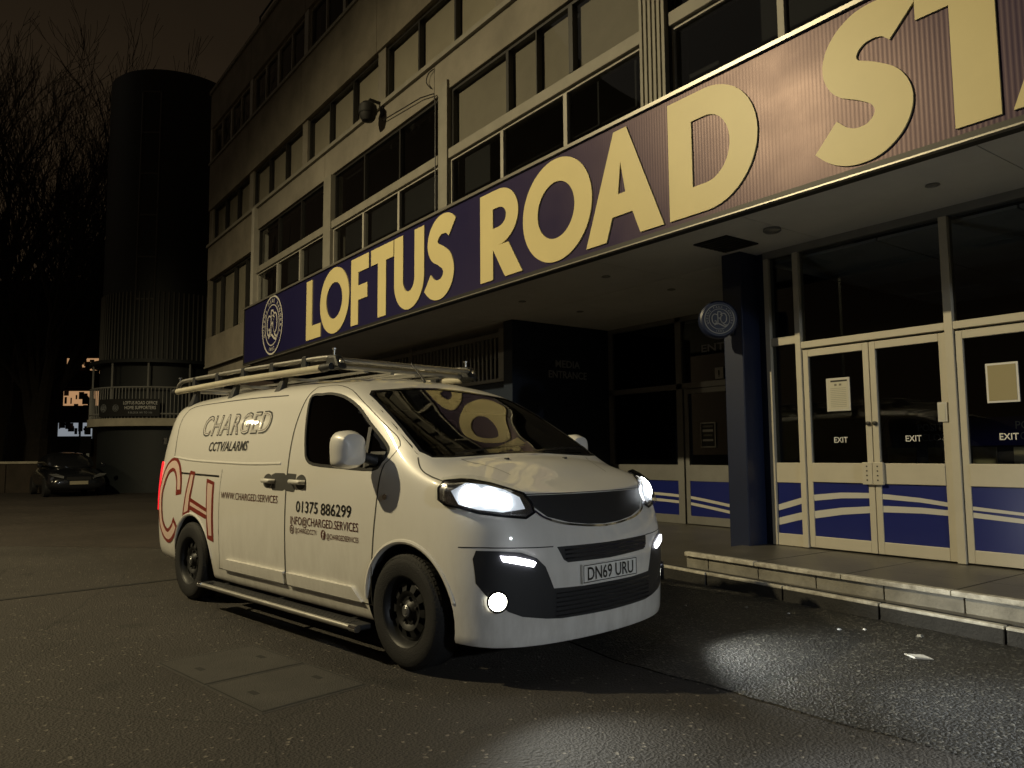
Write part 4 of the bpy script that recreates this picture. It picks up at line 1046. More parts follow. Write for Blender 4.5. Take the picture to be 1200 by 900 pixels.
# ---- glass
ws_o = patch('windscreen', WS, FRONT, -0.006, 'screen_glass', VAN, step=0.06, skirt=0)
mb = MB(); ribbon(mb, WS, 0.045, -0.002, FRONT, closed=True); mb.build('screen_surround', 'van_gloss_black', ws_o, local=True)
for sgn, d in ((1, NEAR), (-1, FAR)):
    W_ = WIN if sgn > 0 else mir(WIN)
    g = patch('door_window', [tuple(q) for q in crom(W_, 3, True)], d, -0.010, 'side_glass', VAN, step=0.06, skirt=0)
    mb = MB(); ribbon(mb, [tuple(q) for q in crom(W_, 3, True)], 0.022, 0.001, d, closed=True); mb.build('window_seal', 'van_gap', g, local=True)
    # quarter-light divider
    q = [(2.80, -.85 * sgn, 1.47), (2.83, -.9 * sgn, 1.33), (2.85, -.92 * sgn, 1.20)]
    mb = MB(); ribbon(mb, q, 0.035, 0.001, d); mb.build('window_divider', 'van_visor', g, local=True)

# ---- cabin
mb = MB(); mb.prism([(2.95, .5), (3.45, .5), (3.45, 1.24), (3.25, 1.25), (3.02, 1.18), (2.93, 1.0)], lambda a, b, h: (a, h, b), -.78, .78)
mb.build('dashboard', 'van_cabin', VAN, local=True, bevel=0.03)
for y in (-.42, .05, .45):
    s = MB(); s.box(2.12, 2.6, y - .22, y + .22, .58, .78); o = s.build('seat', 'van_seat', VAN, local=True, bevel=0.05)
    s = MB(); s.hexa([(2.02, y - .22, .75), (2.16, y - .22, .75), (2.16, y + .22, .75), (2.02, y + .22, .75), (1.99, y - .2, 1.34), (2.08, y - .2, 1.34), (2.08, y + .2, 1.34), (1.99, y + .2, 1.34)]); s.build('seat_back', 'van_seat', o, local=True, bevel=0.04)
    s = MB(); s.hexa([(1.99, y - .12, 1.40), (2.07, y - .12, 1.40), (2.07, y + .12, 1.40), (1.99, y + .12, 1.40), (1.97, y - .11, 1.58), (2.05, y - .11, 1.58), (2.05, y + .11, 1.58), (1.97, y + .11, 1.58)]); s.build('head_rest', 'van_seat', o, local=True, bevel=0.04)
sw = MB()
ring = [(2.86 + .09 * sin(a) , -.42 + .185 * cos(a), 1.16 + .165 * sin(a)) for a in [2 * pi * k / 28 for k in range(29)]]
sw.tube(ring, .016, 8); sw.tube([(2.86, -.6, 1.16), (2.87, -.42, 1.15), (2.86, -.24, 1.16)], .02, 6); sw.tube([(2.87, -.42, 1.15), (3.0, -.42, 1.08)], .03, 8)
sw.build('steering_wheel', 'van_gloss_black', VAN, smooth=True, local=True)
for y0, y1 in ((-.62, -.22), (.2, .6)):
    s = MB(); s.hexa([(2.50, y0, 1.735), (2.52, y0, 1.725), (2.52, y1, 1.725), (2.50, y1, 1.735), (2.585, y0, 1.60), (2.605, y0, 1.60), (2.605, y1, 1.60), (2.585, y1, 1.60)])
    s.build('sun_visor', 'van_visor', VAN, local=True, bevel=0.008)
s = MB(); s.box(2.62, 2.645, -.12, .12, 1.60, 1.66); s.tube([(2.63, 0, 1.63), (2.58, 0, 1.72)], .008, 6); s.build('interior_mirror', 'van_gloss_black', VAN, local=True, bevel=.008)

# ---- headlights, day lights, fog lamps
HL = [(3.586,-.889,1.085),(3.604,-.862,1.125),(3.688,-.806,1.134),(3.738,-.763,1.131),(3.82,-.692,1.111),(3.899,-.621,1.080),(3.952,-.553,1.050),(3.99,-.53,1.0),(4.01,-.524,.943),(4.004,-.588,.914),(3.957,-.698,.928),(3.857,-.823,.951),(3.765,-.871,.977),(3.665,-.898,.990),(3.60,-.900,1.021)]
def sub_outline(o, s_, dx=0.0):
    c = sum((Vector(p) for p in o), Vector()) / len(o)
    return [tuple(c + (Vector(p) - c) * s_) for p in o]
for sgn in (1, -1):
    d = Vector((-1, .75 * sgn, 0)); O = HL if sgn > 0 else mir(HL)
    h = patch('headlight', O, d, 0.003, 'lamp_chrome', VAN, step=.03)
    h['label'] = 'swept back headlight, lit bright white'
    mb = MB(); ribbon(mb, O, .014, .006, d, step=.02, closed=True); mb.build('headlight_trim', 'van_gloss_black', h, local=True)
    for (px, py, pz, r, m_) in ((3.76, -.80, 1.045, .066, 'lamp_white'), (3.845, -.735, 1.035, .062, 'lamp_white'), (3.91, -.675, 1.01, .048, 'lamp_white')):
        c, n = surf((px, py * sgn, pz), d)
        b_ = MB(); q = n.to_track_quat('Z', 'Y')
        prof = [(0.001, .03), (r * .5, .027), (r * .85, .015), (r, 0.0)]
        N_ = 20
        for i, (rr, hh) in enumerate(prof):
            b_.v += [tuple(c + q @ Vector((rr * cos(2 * pi * k / N_), rr * sin(2 * pi * k / N_), hh))) for k in range(N_)]
        b_.f = [(i * N_ + k, i * N_ + (k + 1) % N_, (i + 1) * N_ + (k + 1) % N_, (i + 1) * N_ + k) for i in range(3) for k in range(N_)]; b_.m = [0] * len(b_.f)
        b_.build('bulb', m_, h, smooth=True, local=True)
    refl = [(3.66,-.855,1.07),(3.72,-.80,1.112),(3.80,-.715,1.10),(3.885,-.64,1.07),(3.94,-.58,1.03),(3.975,-.57,.965),(3.93,-.70,.95),(3.84,-.815,.968),(3.74,-.865,.995)]
    refl = refl if sgn > 0 else mir(refl)
    patch('reflector', refl, d, .007, 'lamp_reflector_lit', h, step=.03)
    patch('lens', sub_outline(O, .98), d, .036, 'lens_clear', h, step=.03, skirt=-.004)
    ind = [(3.935,-.64,.955),(3.99,-.56,.955),(3.992,-.575,.93),(3.945,-.66,.937)]
    patch('indicator', ind if sgn > 0 else mir(ind), d, .012, 'lamp_chrome', h, step=.03)
    # beam: a dipped head lamp throwing light ahead of the van
    ld = bpy.data.lights.new('headlight_beam', 'SPOT'); ld.energy = 700; ld.color = (0.86, 0.94, 1.0); ld.spot_size = radians(70); ld.spot_blend = 1.0; ld.shadow_soft_size = .05
    lo = bpy.data.objects.new('headlight_beam', ld); COL.objects.link(lo); lo.parent = VAN
    lo.location = (4.06, -.66 * sgn, 1.0); lo.rotation_euler = Vector((1, -.03 * sgn, -.06)).to_track_quat('-Z', 'Y').to_euler()

lowh = [(4.128, 0, .508), (4.128,-.23,.507),(4.093,-.454,.514),(4.079,-.508,.641),(4.061,-.561,.692),(4.02,-.65,.728),(3.964,-.766,.741),(3.88,-.855,.745),(3.868,-.868,.70),(3.88,-.861,.567),(3.922,-.826,.502),(3.997,-.722,.408),(4.03,-.648,.375),(4.077,-.503,.350),(4.099,-.40,.340),(4.11, 0, .336)]
LOW = lowh + mir(lowh[1:-1][::-1])
low = patch('lower_intake', LOW, FRONT, .003, 'van_black_plastic', VAN, step=.035)
mb = MB()
for k in range(6):
    z = .36 + k * .025
    ribbon(mb, [(4.1, -.44, z), (4.12, 0, z), (4.1, .44, z)], .008, .012, FRONT)
mb.build('intake_slat', 'van_gloss_black', low, local=True)
DRL = [(3.971,-.76,.715),(4.016,-.678,.705),(4.05,-.59,.680),(4.059,-.571,.668),(4.053,-.588,.645),(4.018,-.68,.667),(3.98,-.749,.684)]
for sgn in (1, -1):
    patch('day_light', DRL if sgn > 0 else mir(DRL), FRONT, .016, 'lamp_day', VAN, step=.02)
    c, n = surf((3.962, -.776 * sgn, .468), FRONT); q = n.to_track_quat('Z', 'Y')
    def disc(prof, N_=28):
        b_ = MB()
        for rr, hh in prof: b_.v += [tuple(c + q @ Vector((rr * cos(2 * pi * k / N_), rr * sin(2 * pi * k / N_), hh))) for k in range(N_)]
        m_ = len(prof); b_.f = [(i * N_ + k, i * N_ + (k + 1) % N_, (i + 1) * N_ + (k + 1) % N_, (i + 1) * N_ + k) for i in range(m_ - 1) for k in range(N_)]; b_.m = [0] * len(b_.f)
        return b_
    f = disc([(.062, .0), (.062, .022), (.05, .022), (.05, .006)]).build('fog_lamp', 'van_gloss_black', VAN, smooth=True, local=True)
    disc([(.001, .02), (.03, .018), (.05, .008)]).build('fog_lens', 'lamp_fog', f, smooth=True, local=True)
    if True:
        ld = bpy.data.lights.new('fog_beam', 'SPOT'); ld.energy = 90 if sgn > 0 else 130; ld.color = (.98, 1.0, .92); ld.spot_size = radians(112 if sgn > 0 else 124); ld.spot_blend = 1.0; ld.shadow_soft_size = .04
        lo = bpy.data.objects.new('fog_beam', ld); COL.objects.link(lo); lo.parent = VAN; lo.location = (4.06, -.83 * sgn, .468); lo.rotation_euler = Vector((1, -.22, .10) if sgn > 0 else (1, .28, -.12)).to_track_quat('-Z', 'Y').to_euler()

# ---- grille, slot, plate
gh = [(4.02, 0, 1.036), (4.01,-.17,1.036),(3.965,-.535,1.038),(4.0,-.513,.971),(4.04,-.443,.914),(4.077,-.296,.876),(4.09,-.15,.858),(4.103, 0, .851)]
GR = gh + mir(gh[1:-1][::-1])
gr = patch('grille', GR, FRONT, .003, 'van_black_plastic', VAN, step=.035)
for z, yy in ((1.008, .50), (.978, .485), (.948, .455), (.918, .41), (.89, .32)):
    mb = MB(); ribbon(mb, [(4.0, -yy, z), (4.03, -yy * .5, z), (4.04, 0, z), (4.03, yy * .5, z), (4.0, yy, z)], .012, .007, FRONT); mb.build('slat', 'van_black_plastic', gr, local=True)
mb = MB(); ribbon(mb, [(3.99,-.52,.95),(4.035,-.455,.905),(4.075,-.30,.865),(4.10,0,.841),(4.075,.30,.865),(4.035,.455,.905),(3.99,.52,.95)], .012, .008, FRONT, curve=4); mb.build('grille_trim', 'chrome', gr, local=True)
SL = [(4.09,-.42,.745),(4.12,0,.742),(4.09,.44,.748),(4.10,.43,.69),(4.105,.39,.662),(4.12,0,.648),(4.11,-.35,.652),(4.10,-.38,.67)]
sl = patch('bumper_slot', SL, FRONT, .003, 'van_black_plastic', VAN, step=.03)
for z in (.675, .70, .723):
    mb = MB(); ribbon(mb, [(4.1, -.37, z), (4.12, 0, z), (4.1, .40, z)], .009, .010, FRONT); mb.build('slat', 'van_gloss_black', sl, local=True)
pl = MB(); pl.box(4.132, 4.148, -.26, .26, .520, .631); pl = pl.build('number_plate', 'plate_white', VAN, local=True, bevel=.004)
text_part('plate_lettering', 'DN69 URU', lambda a, b: (4.151, a, .538 + b), 'decal_black', pl, local=True, size=.078, fit=.44, align='CENTER', offset=.012)
mb = MB(); mb.ring2([(-.256, .524), (.256, .524), (.256, .627), (-.256, .627)], [(-.251, .529), (.251, .529), (.251, .622), (-.251, .622)], lambda a, b, h: (h, a, b), 4.146, 4.1495); mb.build('plate_border', 'decal_black', pl, local=True)

# ---- shut lines
gap = MB()
for sgn, d in ((1, NEAR), (-1, FAR)):
    S_ = lambda L_: L_ if sgn > 0 else mir(L_)
    ribbon(gap, S_([(1.92,-.7,1.80),(1.87,-.80,1.70),(1.825,-.858,1.507),(1.824,-.898,1.338),(1.841,-.927,1.185),(1.853,-.947,.984),(1.858,-.949,.617),(1.84,-.928,.395),(1.80,-.914,.33)]), .014, .0015, d, curve=3)
    ribbon(gap, S_([(3.06,-.90,1.225),(3.04,-.919,1.15),(3.026,-.949,.923),(2.99,-.95,.601),(2.965,-.936,.437),(2.955,-.92,.33)]), .011, .0015, d, curve=3)
    ribbon(gap, S_([(1.92,-.7,1.80),(2.16,-.735,1.80),(2.42,-.765,1.745),(2.65,-.79,1.635),(2.85,-.80,1.525),(3.08,-.83,1.40)]), .006, .0015, d, curve=3)
    ribbon(gap, S_([(3.08,-.83,1.40),(3.14,-.87,1.34),(3.10,-.89,1.26),(3.06,-.90,1.225)]), .006, .0015, d, curve=2)
    ribbon(gap, S_([(-.455,-.896,1.279),(-.496,-.865,1.428),(-.53,-.827,1.579),(-.48,-.784,1.70),(-.32,-.751,1.757),(.303,-.757,1.768),(.935,-.763,1.768),(1.55,-.776,1.755)]), .010, .0015, d, curve=3)
    ribbon(gap, S_([(.70,-.93,1.17),(.70,-.945,.95),(.705,-.95,.70),(.70,-.94,.44),(.66,-.91,.33)]), .004, .0015, d, curve=2)
    ribbon(gap, S_([(.655,-.91,.335),(1.2,-.915,.335),(1.80,-.914,.335),(2.4,-.914,.335),(2.95,-.91,.335)]), .006, .0015, d)
    ribbon(gap, S_([(3.80,-.92,.76),(3.90,-.87,.762),(3.99,-.75,.757),(4.06,-.56,.75),(4.09,-.45,.748)]), .006, .0015, Vector((-1, .8 * sgn, 0)), curve=2)
    ribbon(gap, S_([(3.317,-.836,1.262),(3.368,-.861,1.209),(3.439,-.87,1.167),(3.60,-.866,1.13)]), .008, .0015, Vector((-.2, .5 * sgn, -1)), curve=3)
ribbon(gap, [(3.96,-.56,1.047),(4.0,-.3,1.044),(4.015,0,1.043),(4.0,.3,1.044),(3.96,.56,1.047)], .006, .002, Vector((-1, 0, -.3)), curve=3)
gap.build('panel_gap', 'van_gap', VAN, local=True)
# bonnet creases, their shade laid on as thin dark lines
mb = MB(); ribbon(mb, [(3.45,-.60,1.25),(3.62,-.50,1.2),(3.75,-.46,1.16)], .004, .0012, (0, 0, -1), curve=3); ribbon(mb, [(3.45,.60,1.25),(3.62,.50,1.2),(3.75,.46,1.16)], .004, .0012, (0, 0, -1), curve=3)
mb.build('bonnet_crease_shade', 'van_gap', VAN, local=True)
# sliding door track, dark slot on both flanks
for sgn, d in ((1, NEAR), (-1, FAR)):
    P_ = [(-.30,-.92,1.128),(.16,-.93,1.118),(.655,-.936,1.108)]
    mb = MB(); ribbon(mb, P_ if sgn > 0 else mir(P_), .016, .002, d); mb.build('door_track', 'decal_black', VAN, local=True)
# pressed waistline of the rear flank: a raised bead
for sgn, d in ((1, NEAR), (-1, FAR)):
    P_ = [(-.455,-.896,1.275),(0.0,-.91,1.245),(.573,-.918,1.228),(1.2,-.92,1.216),(1.72,-.92,1.222)]
    P_ = P_ if sgn > 0 else mir(P_)
    P_ = resample(crom(P_, 4), .05)
    H = [surf(q, d) for q in P_]
    mb = MB(); mb.tube([h + n * -.007 for h, n in H], .014, 8); mb.build('waist_bead', 'van_white', VAN, smooth=True, local=True)
    # lip pressed round each wheel arch
    for cx in (0.10, 3.33):
        a0, a1 = (8, 178) if cx < 1 else (14, 176)
        pts = []
        for k in range(25):
            a = radians(a0 + (a1 - a0) * k / 24); pts.append((cx + .432 * cos(a), -.95 * sgn, .345 + .418 * sin(a)))
        H = [surf(q, d) for q in pts]
        mb = MB(); mb.tube([h + n * -.012 for h, n in H], .019, 8); mb.build('arch_lip', 'van_white', VAN, smooth=True, local=True)
    # raised cladding along the door bottoms
    for x0, x1 in ((.78, 1.835), (1.885, 2.86)):
        O = [(x0, -.94 * sgn, .345), (x1, -.94 * sgn, .345), (x1 - (.0 if x1 < 2 else .10), -.94 * sgn, .43), (x0 + (.07 if x0 < 1 else 0), -.94 * sgn, .43)]
        patch('sill_trim', O, d, .020, 'van_white', VAN, step=.04, skirt=.01)
    # side step: dark board with bright ends
    y = -.985 * sgn
    st = MB(); st.hexa([(.56, y - .055, .185), (2.95, y - .055, .185), (2.95, y + .075, .185), (.56, y + .075, .185), (.56, y - .05, .222), (2.95, y - .05, .222), (2.95, y + .07, .222), (.56, y + .07, .222)])
    st = st.build('side_step', 'van_black_plastic', VAN, local=True, bevel=.012)
    b_ = MB(); b_.tube([(.57, y - .052 * sgn, .205), (2.90, y - .052 * sgn, .205)], .019, 10); b_.build('step_tube', 'alloy', st, smooth=True, local=True)
    for xx in (.57, 2.92):
        b_ = MB(); b_.tube([(xx - .03, y - .052 * sgn, .205), (xx + .05, y - .052 * sgn, .205)], .023, 12); b_.build('end_cap', 'chrome', st, smooth=True, local=True)
    for xx in (.75, 1.7, 2.7):
        b_ = MB(); b_.box(xx - .02, xx + .02, min(y, -.75 * sgn), max(y, -.75 * sgn), .19, .215); b_.build('step_bracket', 'van_black_plastic', st, local=True)
    b_ = MB()
    for k in range(5): b_.box(.66, 2.84, y - .036 + k * .022 - .004, y - .036 + k * .022 + .004, .2215, .2255)
    b_.build('tread_strip', 'van_gloss_black', st, local=True)

# ---- near door handles on their dark film
O = [(1.60,-.94,1.135),(1.66,-.94,1.15),(1.80,-.94,1.15),(1.83,-.94,1.135),(1.86,-.94,1.15),(1.98,-.94,1.145),(1.985,-.94,1.10),(1.955,-.94,1.075),(1.985,-.94,1.03),(1.97,-.94,1.015),(1.86,-.94,1.02),(1.83,-.94,1.03),(1.80,-.94,1.02),(1.64,-.94,1.02),(1.615,-.94,1.04),(1.635,-.94,1.085)]
patch('handle_film', O, NEAR, .002, 'van_film', VAN, step=.03, skirt=0, smooth=False)
for sgn, d in ((1, NEAR), (-1, FAR)):
    for x0, x1 in ((1.50, 1.66), (1.93, 2.12)):
        c, n = surf(((x0 + x1) / 2, -.94 * sgn, 1.09), d)
        P_ = [(x0, c.y, 1.09), (x0 + .02, c.y - .03 * sgn, 1.092), (x1 - .02, c.y - .03 * sgn, 1.088), (x1, c.y, 1.086)]
        h = MB(); h.tube(P_, .018, 10); h = h.build('door_handle', 'van_white', VAN, smooth=True, local=True)
        cx = x0 + .05 if x0 < 1.7 else x1 - .06
        O = [(cx + .075 * cos(a), -.94 * sgn, 1.088 + .055 * sin(a)) for a in [2 * pi * k / 20 for k in range(20)]]
        patch('handle_recess', O, d, .0015, 'van_film', h, step=.03, skirt=0, smooth=False)
# round badge-like indicator on the wing
for sgn, d in ((1, NEAR), (-1, FAR)):
    O = [(3.12 + .022 * cos(a), -.94 * sgn, 1.02 + .018 * sin(a)) for a in [2 * pi * k / 14 for k in range(14)]]
    patch('wing_repeater', O, d, .008, 'lamp_chrome', VAN, step=.02)

# ---- mirrors
for sgn in (1, -1):
    Y = lambda v: v * sgn
    arm = MB(); arm.tube([(2.96, Y(-.90), 1.245), (2.94, Y(-.97), 1.265), (2.90, Y(-1.03), 1.275)], [.04, .034, .034], 10)
    arm = arm.build('mirror_arm', 'van_black_plastic', VAN, smooth=True, local=True)
    sh = MB()
    prof = [(-.085, -.06), (-.10, .0), (-.10, .10), (-.06, .155), (.02, .165), (.085, .14), (.105, .08), (.105, -.02), (.085, -.06), (.0, -.075)]
    # outline in (y, z), lofted from a rounded nose to the open glass end
    lay = [(.085, .45), (.06, .82), (.0, 1.0), (-.06, .98), (-.065, .93)]
    P_ = [tuple(q) for q in crom(prof, 3, True)]
    n = len(P_); vs_ = []
    for dx, sc in lay:
        for a, b in P_: vs_.append((2.93 + dx, Y(-1.09 + a * sc), 1.272 + .04 * (1 - sc) + b * sc))
    fs = [(i * n + k, i * n + (k + 1) % n, (i + 1) * n + (k + 1) % n, (i + 1) * n + k) for i in range(len(lay) - 1) for k in range(n)] + [tuple(range(n)), tuple(range((len(lay) - 1) * n, len(lay) * n))]
    sh.add(vs_, fs); m_ = sh.build('door_mirror', 'van_white', VAN, smooth=True, local=True)
    g = MB(); g.add([(2.863, Y(-1.09 + a * .85), 1.275 + b * .85) for a, b in P_], [tuple(range(n))]); g.build('mirror_glass', 'chrome', m_, local=True)
    tri = [(2.86, -.9 * sgn, 1.20), (3.05, -.9 * sgn, 1.25), (3.05, -.88 * sgn, 1.30), (2.90, -.86 * sgn, 1.30)]
    patch('mirror_base', tri, NEAR if sgn > 0 else FAR, .012, 'van_black_plastic', m_, step=.03)

# ---- tail: doors, lights
tg = MB(); ribbon(tg, [(-.9, 0, .45), (-.9, 0, 1.1), (-.8, 0, 1.8)], .01, .002, REAR); tg.build('rear_door_gap', 'van_gap', VAN, local=True)
for sgn in (1, -1):
    O = [(-.84,-.86*sgn,1.23),(-.78,-.89*sgn,1.22),(-.77,-.90*sgn,.98),(-.79,-.90*sgn,.76),(-.86,-.86*sgn,.75),(-.88,-.80*sgn,.98)]
    patch('tail_light', O, Vector((.75, .66 * sgn, 0)), .014, 'lamp_tail', VAN, step=.04)
    for z in (.62, 1.40):
        b_ = MB(); b_.box(-.905, -.875, min(-.86 * sgn, -.82 * sgn), max(-.86 * sgn, -.82 * sgn), z, z + .07); b_.build('door_hinge', 'van_gloss_black', VAN, local=True, bevel=.006)

# ---- aerial, washer jets, wipers
a_ = MB(); a_.tube([(2.30, 0, 1.855), (2.26, 0, 1.90), (2.12, 0, 2.02)], [.012, .007, .005], 8); a_.build('roof_aerial', 'van_gloss_black', VAN, smooth=True, local=True)
for y in (-.28, .28):
    b_ = MB(); c, n = surf((3.53, y, 1.25), (0, 0, -1)); b_.box(3.515, 3.545, y - .012, y + .012, c.z - .002, c.z + .010); b_.build('washer_jet', 'van_black_plastic', VAN, local=True, bevel=.004)
for ya, yb in ((-.62, .02), (.05, .68)):
    w = MB(); ribbon(w, [(3.42, ya, 1.28), (3.39, (ya + yb) / 2, 1.305), (3.37, yb, 1.318)], .018, .014, Vector((-1, 0, -.6))); w.build('wiper', 'van_gloss_black', VAN, local=True)

# ---- wheels
def wheel(cx, sgn):
    w = empty('wheel', (cx, -.825 * sgn, .343), 0 if sgn > 0 else pi); w.parent = VAN
    return w
tm = MB()
tp = [(.205, .10), (.225, .108), (.285, .112), (.318, .105), (.336, .088), (.343, .05), (.343, 0), (.343, -.05), (.336, -.088), (.318, -.105), (.285, -.112), (.225, -.108), (.205, -.10)]
tm.lathe(tp, (0, 0, 0), 'y', 64)
for k in range(72):            # tread blocks at the shoulder
    a = 2 * pi * k / 72
    for s_ in (-1, 1):
        r0, r1 = .318, .3455; w_ = .011
        p = []
        for rr, yy in ((r0, .108 * s_), (r1, .075 * s_), (r1, .045 * s_)):
            for da in (-w_, w_):
                ang = a + da / .34
                p.append((rr * cos(ang), yy, rr * sin(ang)))
        tm.add(p, [(0, 1, 3, 2), (2, 3, 5, 4)])
rm = MB()
rm.lathe([(.205, -.10), (.213, -.106), (.206, -.098), (.195, -.085), (.188, -.06), (.182, -.045)], (0, 0, 0), 'y', 48)
rm.lathe([(.205, .10), (.19, .05), (.182, -.02), (.182, -.045)], (0, 0, 0), 'y', 48)
rm.lathe([(.182, -.045), (.168, -.052), (.160, -.060)], (0, 0, 0), 'y', 48)
rm.lathe([(.118, -.072), (.10, -.066), (.085, -.055), (.065, -.055), (.05, -.07), (.035, -.078)], (0, 0, 0), 'y', 48)
for k in range(10):            # webs between the vent holes
    a = 2 * pi * k / 10; n = 5
    for i in range(n):
        a0 = a - .17 + .34 * i / n; a1 = a - .17 + .34 * (i + 1) / n
        rm.add([(.160 * cos(a0), -.060, .160 * sin(a0)), (.160 * cos(a1), -.060, .160 * sin(a1)), (.118 * cos(a1), -.072, .118 * sin(a1)), (.118 * cos(a0), -.072, .118 * sin(a0))], [(0, 1, 2, 3)])
rm.lathe([(.182, .0), (.03, .0)], (0, 0, 0), 'y', 32)
hm = MB(); hm.lathe([(.036, -.076), (.036, -.088), (.030, -.092), (.026, -.090), (.022, -.090), (.018, -.094), (.001, -.094)], (0, 0, 0), 'y', 32)
bm_ = MB()
bm_.lathe([(.011, -.055), (.011, -.072), (.001, -.074)], (0, 0, 0), 'y', 8)
first = None
for cx in (0.10 - .06, 3.30):
    for sgn in (1, -1):
        w = wheel(cx, sgn)
        if first is None:
            first = [tm.build('tyre', 'tyre_rubber', w, smooth=True, local=True, angle=35), rm.build('rim', 'wheel_steel', w, smooth=True, local=True, angle=35), hm.build('hub_cap', 'hub_silver', w, smooth=True, local=True)]
            bolt = bm_.build('wheel_bolt', 'wheel_steel', w, smooth=True, local=True)
            for k in range(5):
                a = 2 * pi * k / 5 + .3; o = bolt if k == 0 else bolt.copy()
                if k: COL.objects.link(o); o.parent = w
                o.location = (.075 * cos(a), 0, .075 * sin(a)); first.append(o)
        else:
            for o in first:
                c = o.copy(); COL.objects.link(c); c.parent = w

# ---- roof rack
rk = MB().box(.33, .38, -.68, .68, 1.905, 1.93)
rk = rk.build('roof_rack', 'alloy', VAN, local=True, bevel=.004)
for x in (-.57, 1.23): MB().box(x, x + .05, -.68, .68, 1.905, 1.93).build('crossbar', 'alloy', rk, local=True, bevel=.004)
for sgn in (1, -1):
    y = -.71 * sgn; y2 = -.66 * sgn
    b_ = MB(); b_.tube([(-.93, y, 1.945), (.5, y, 1.958), (1.93, y, 1.945)], .030, 14); b_.build('lower_rail', 'rack_white', rk, smooth=True, local=True)
    b_ = MB(); b_.tube(crom([(-1.05, y2, 1.955), (-1.04, y2, 2.01), (-.95, y2, 2.045), (-.75, y2, 2.055), (.4, y2, 2.055), (1.3, y2, 2.045), (1.85, y2, 2.035), (2.05, y2, 2.02), (2.14, y2, 1.975)], 5), .020, 10); b_.build('upper_rail', 'alloy', rk, smooth=True, local=True)
    for x in (-.60, -.05, .50, 1.05, 1.60):
        b_ = MB(); b_.hexa([(x - .045, y2 - .026, 1.93), (x + .045, y2 - .026, 1.93), (x + .045, y2 + .026, 1.93), (x - .045, y2 + .026, 1.93), (x - .032, y2 - .021, 2.072), (x + .032, y2 - .021, 2.072), (x + .032, y2 + .021, 2.072), (x - .032, y2 + .021, 2.072)]); b_.build('rail_bracket', 'van_black_plastic', rk, local=True, bevel=.006)
    for x in (-.55, .35, 1.25):
        c, n = surf((x, -.70 * sgn, 1.8), (0, 0, -1)); zf = c.z
        b_ = MB(); b_.hexa([(x - .05, -.735 * sgn, zf - .035), (x + .05, -.735 * sgn, zf - .035), (x + .05, -.665 * sgn, zf - .015), (x - .05, -.665 * sgn, zf - .015), (x + .0, -.69 * sgn, 1.925), (x + .06, -.69 * sgn, 1.925), (x + .06, -.65 * sgn, 1.925), (x + .0, -.65 * sgn, 1.925)]); b_.build('rack_foot', 'van_black_plastic', rk, local=True, bevel=.006)
    for x in (-.95, 1.95):
        b_ = MB(); b_.tube([(x, y, 1.945), (x + (.13 if x > 0 else -.08), y, 1.95)], [.034, .028], 12); b_.build('rail_end', 'van_black_plastic', rk, smooth=True, local=True)
    b_ = MB(); b_.hexa([(1.96, y2 - .045, 1.93), (2.17, y2 - .045, 1.93), (2.17, y2 + .045, 1.93), (1.96, y2 + .045, 1.93), (1.97, y2 - .04, 2.05), (2.10, y2 - .04, 2.04), (2.10, y2 + .04, 2.04), (1.97, y2 + .04, 2.05)]); b_.build('front_block', 'van_black_plastic', rk, local=True, bevel=.025)
    for x, z in ((2.03, 2.04), (-1.0, 2.04)):
        b_ = MB(); b_.tube([(x, y2, z - .02), (x, y2, z + .045)], .009, 8); b_.tube([(x, y2, z + .045), (x, y2, z + .057)], .018, 8); b_.build('wing_bolt', 'alloy', rk, smooth=True, local=True)
for x, z, r in ((2.10, 2.0, .020), (2.0, 1.965, .024), (-1.02, 1.99, .020)):
    b_ = MB(); b_.tube([(x, -.66, z), (x, .66, z)], r, 12); b_.build('cross_tube', 'alloy', rk, smooth=True, local=True)
for y in (-.35, -.1, .15, .40):
    MB().box(-.9, 2.0, y - .018, y + .018, 1.931, 1.948).build('rack_slat', 'alloy', rk, local=True)
b_ = MB(); b_.tube([(-.8, .30, 1.985), (1.95, .30, 1.985)], .036, 14); b_.build('pipe_carrier', 'alloy', rk, smooth=True, local=True)

# ---- lettering and marks on the flanks
def side_fn(off=.0028):
    def fn(a, b):
        h, n = surf((a, -.94, b), NEAR); return h + n * off
    return fn
def side_text(txt, x0, x1, z0, hgt, m_, name='lettering', off=.0028, **k):
    f = side_fn(off)
    return text_part(name, txt, lambda a, b: f(x0 + a, z0 + b), m_, VAN, local=True, size=hgt, fit=x1 - x0, **k)
a_ = side_text('CHARGED', .10, 1.42, 1.465, .185, 'decal_black', offset=.022, shear=.12, spacing=1.12); 
side_text('CHARGED', .115, 1.405, 1.471, .172, 'van_white', off=.0040, offset=.002, shear=.12, spacing=1.12)
side_text('CHARGED', .127, 1.393, 1.478, .158, 'decal_brown', off=.0050, offset=-.015, shear=.12, spacing=1.12)
side_text('CHARGED', .131, 1.389, 1.480, .154, 'van_white', off=.0060, offset=-.026, shear=.12, spacing=1.12)
side_text('CCTV/ALARMS', .33, 1.10, 1.325, .082, 'decal_black', offset=.02, shear=.1)
side_text('WWW.CHARGED.SERVICES', .735, 1.735, .925, .058, 'decal_brown', offset=.002)
side_text('01375', 2.02, 2.325, .876, .082, 'decal_black', offset=.012)
side_text('886299', 2.365, 2.75, .872, .082, 'decal_black', offset=.012)
side_text('INFO@CHARGED.SERVICES', 1.945, 2.84, .785, .060, 'decal_brown', offset=.002)
side_text('@CHARGEDCCTV', 2.015, 2.32, .728, .036, 'decal_brown', offset=.004)
side_text('@CHARGEDSERVICES', 2.45, 2.845, .715, .036, 'decal_brown', offset=.004)
f_ = side_fn()
mb = MB()
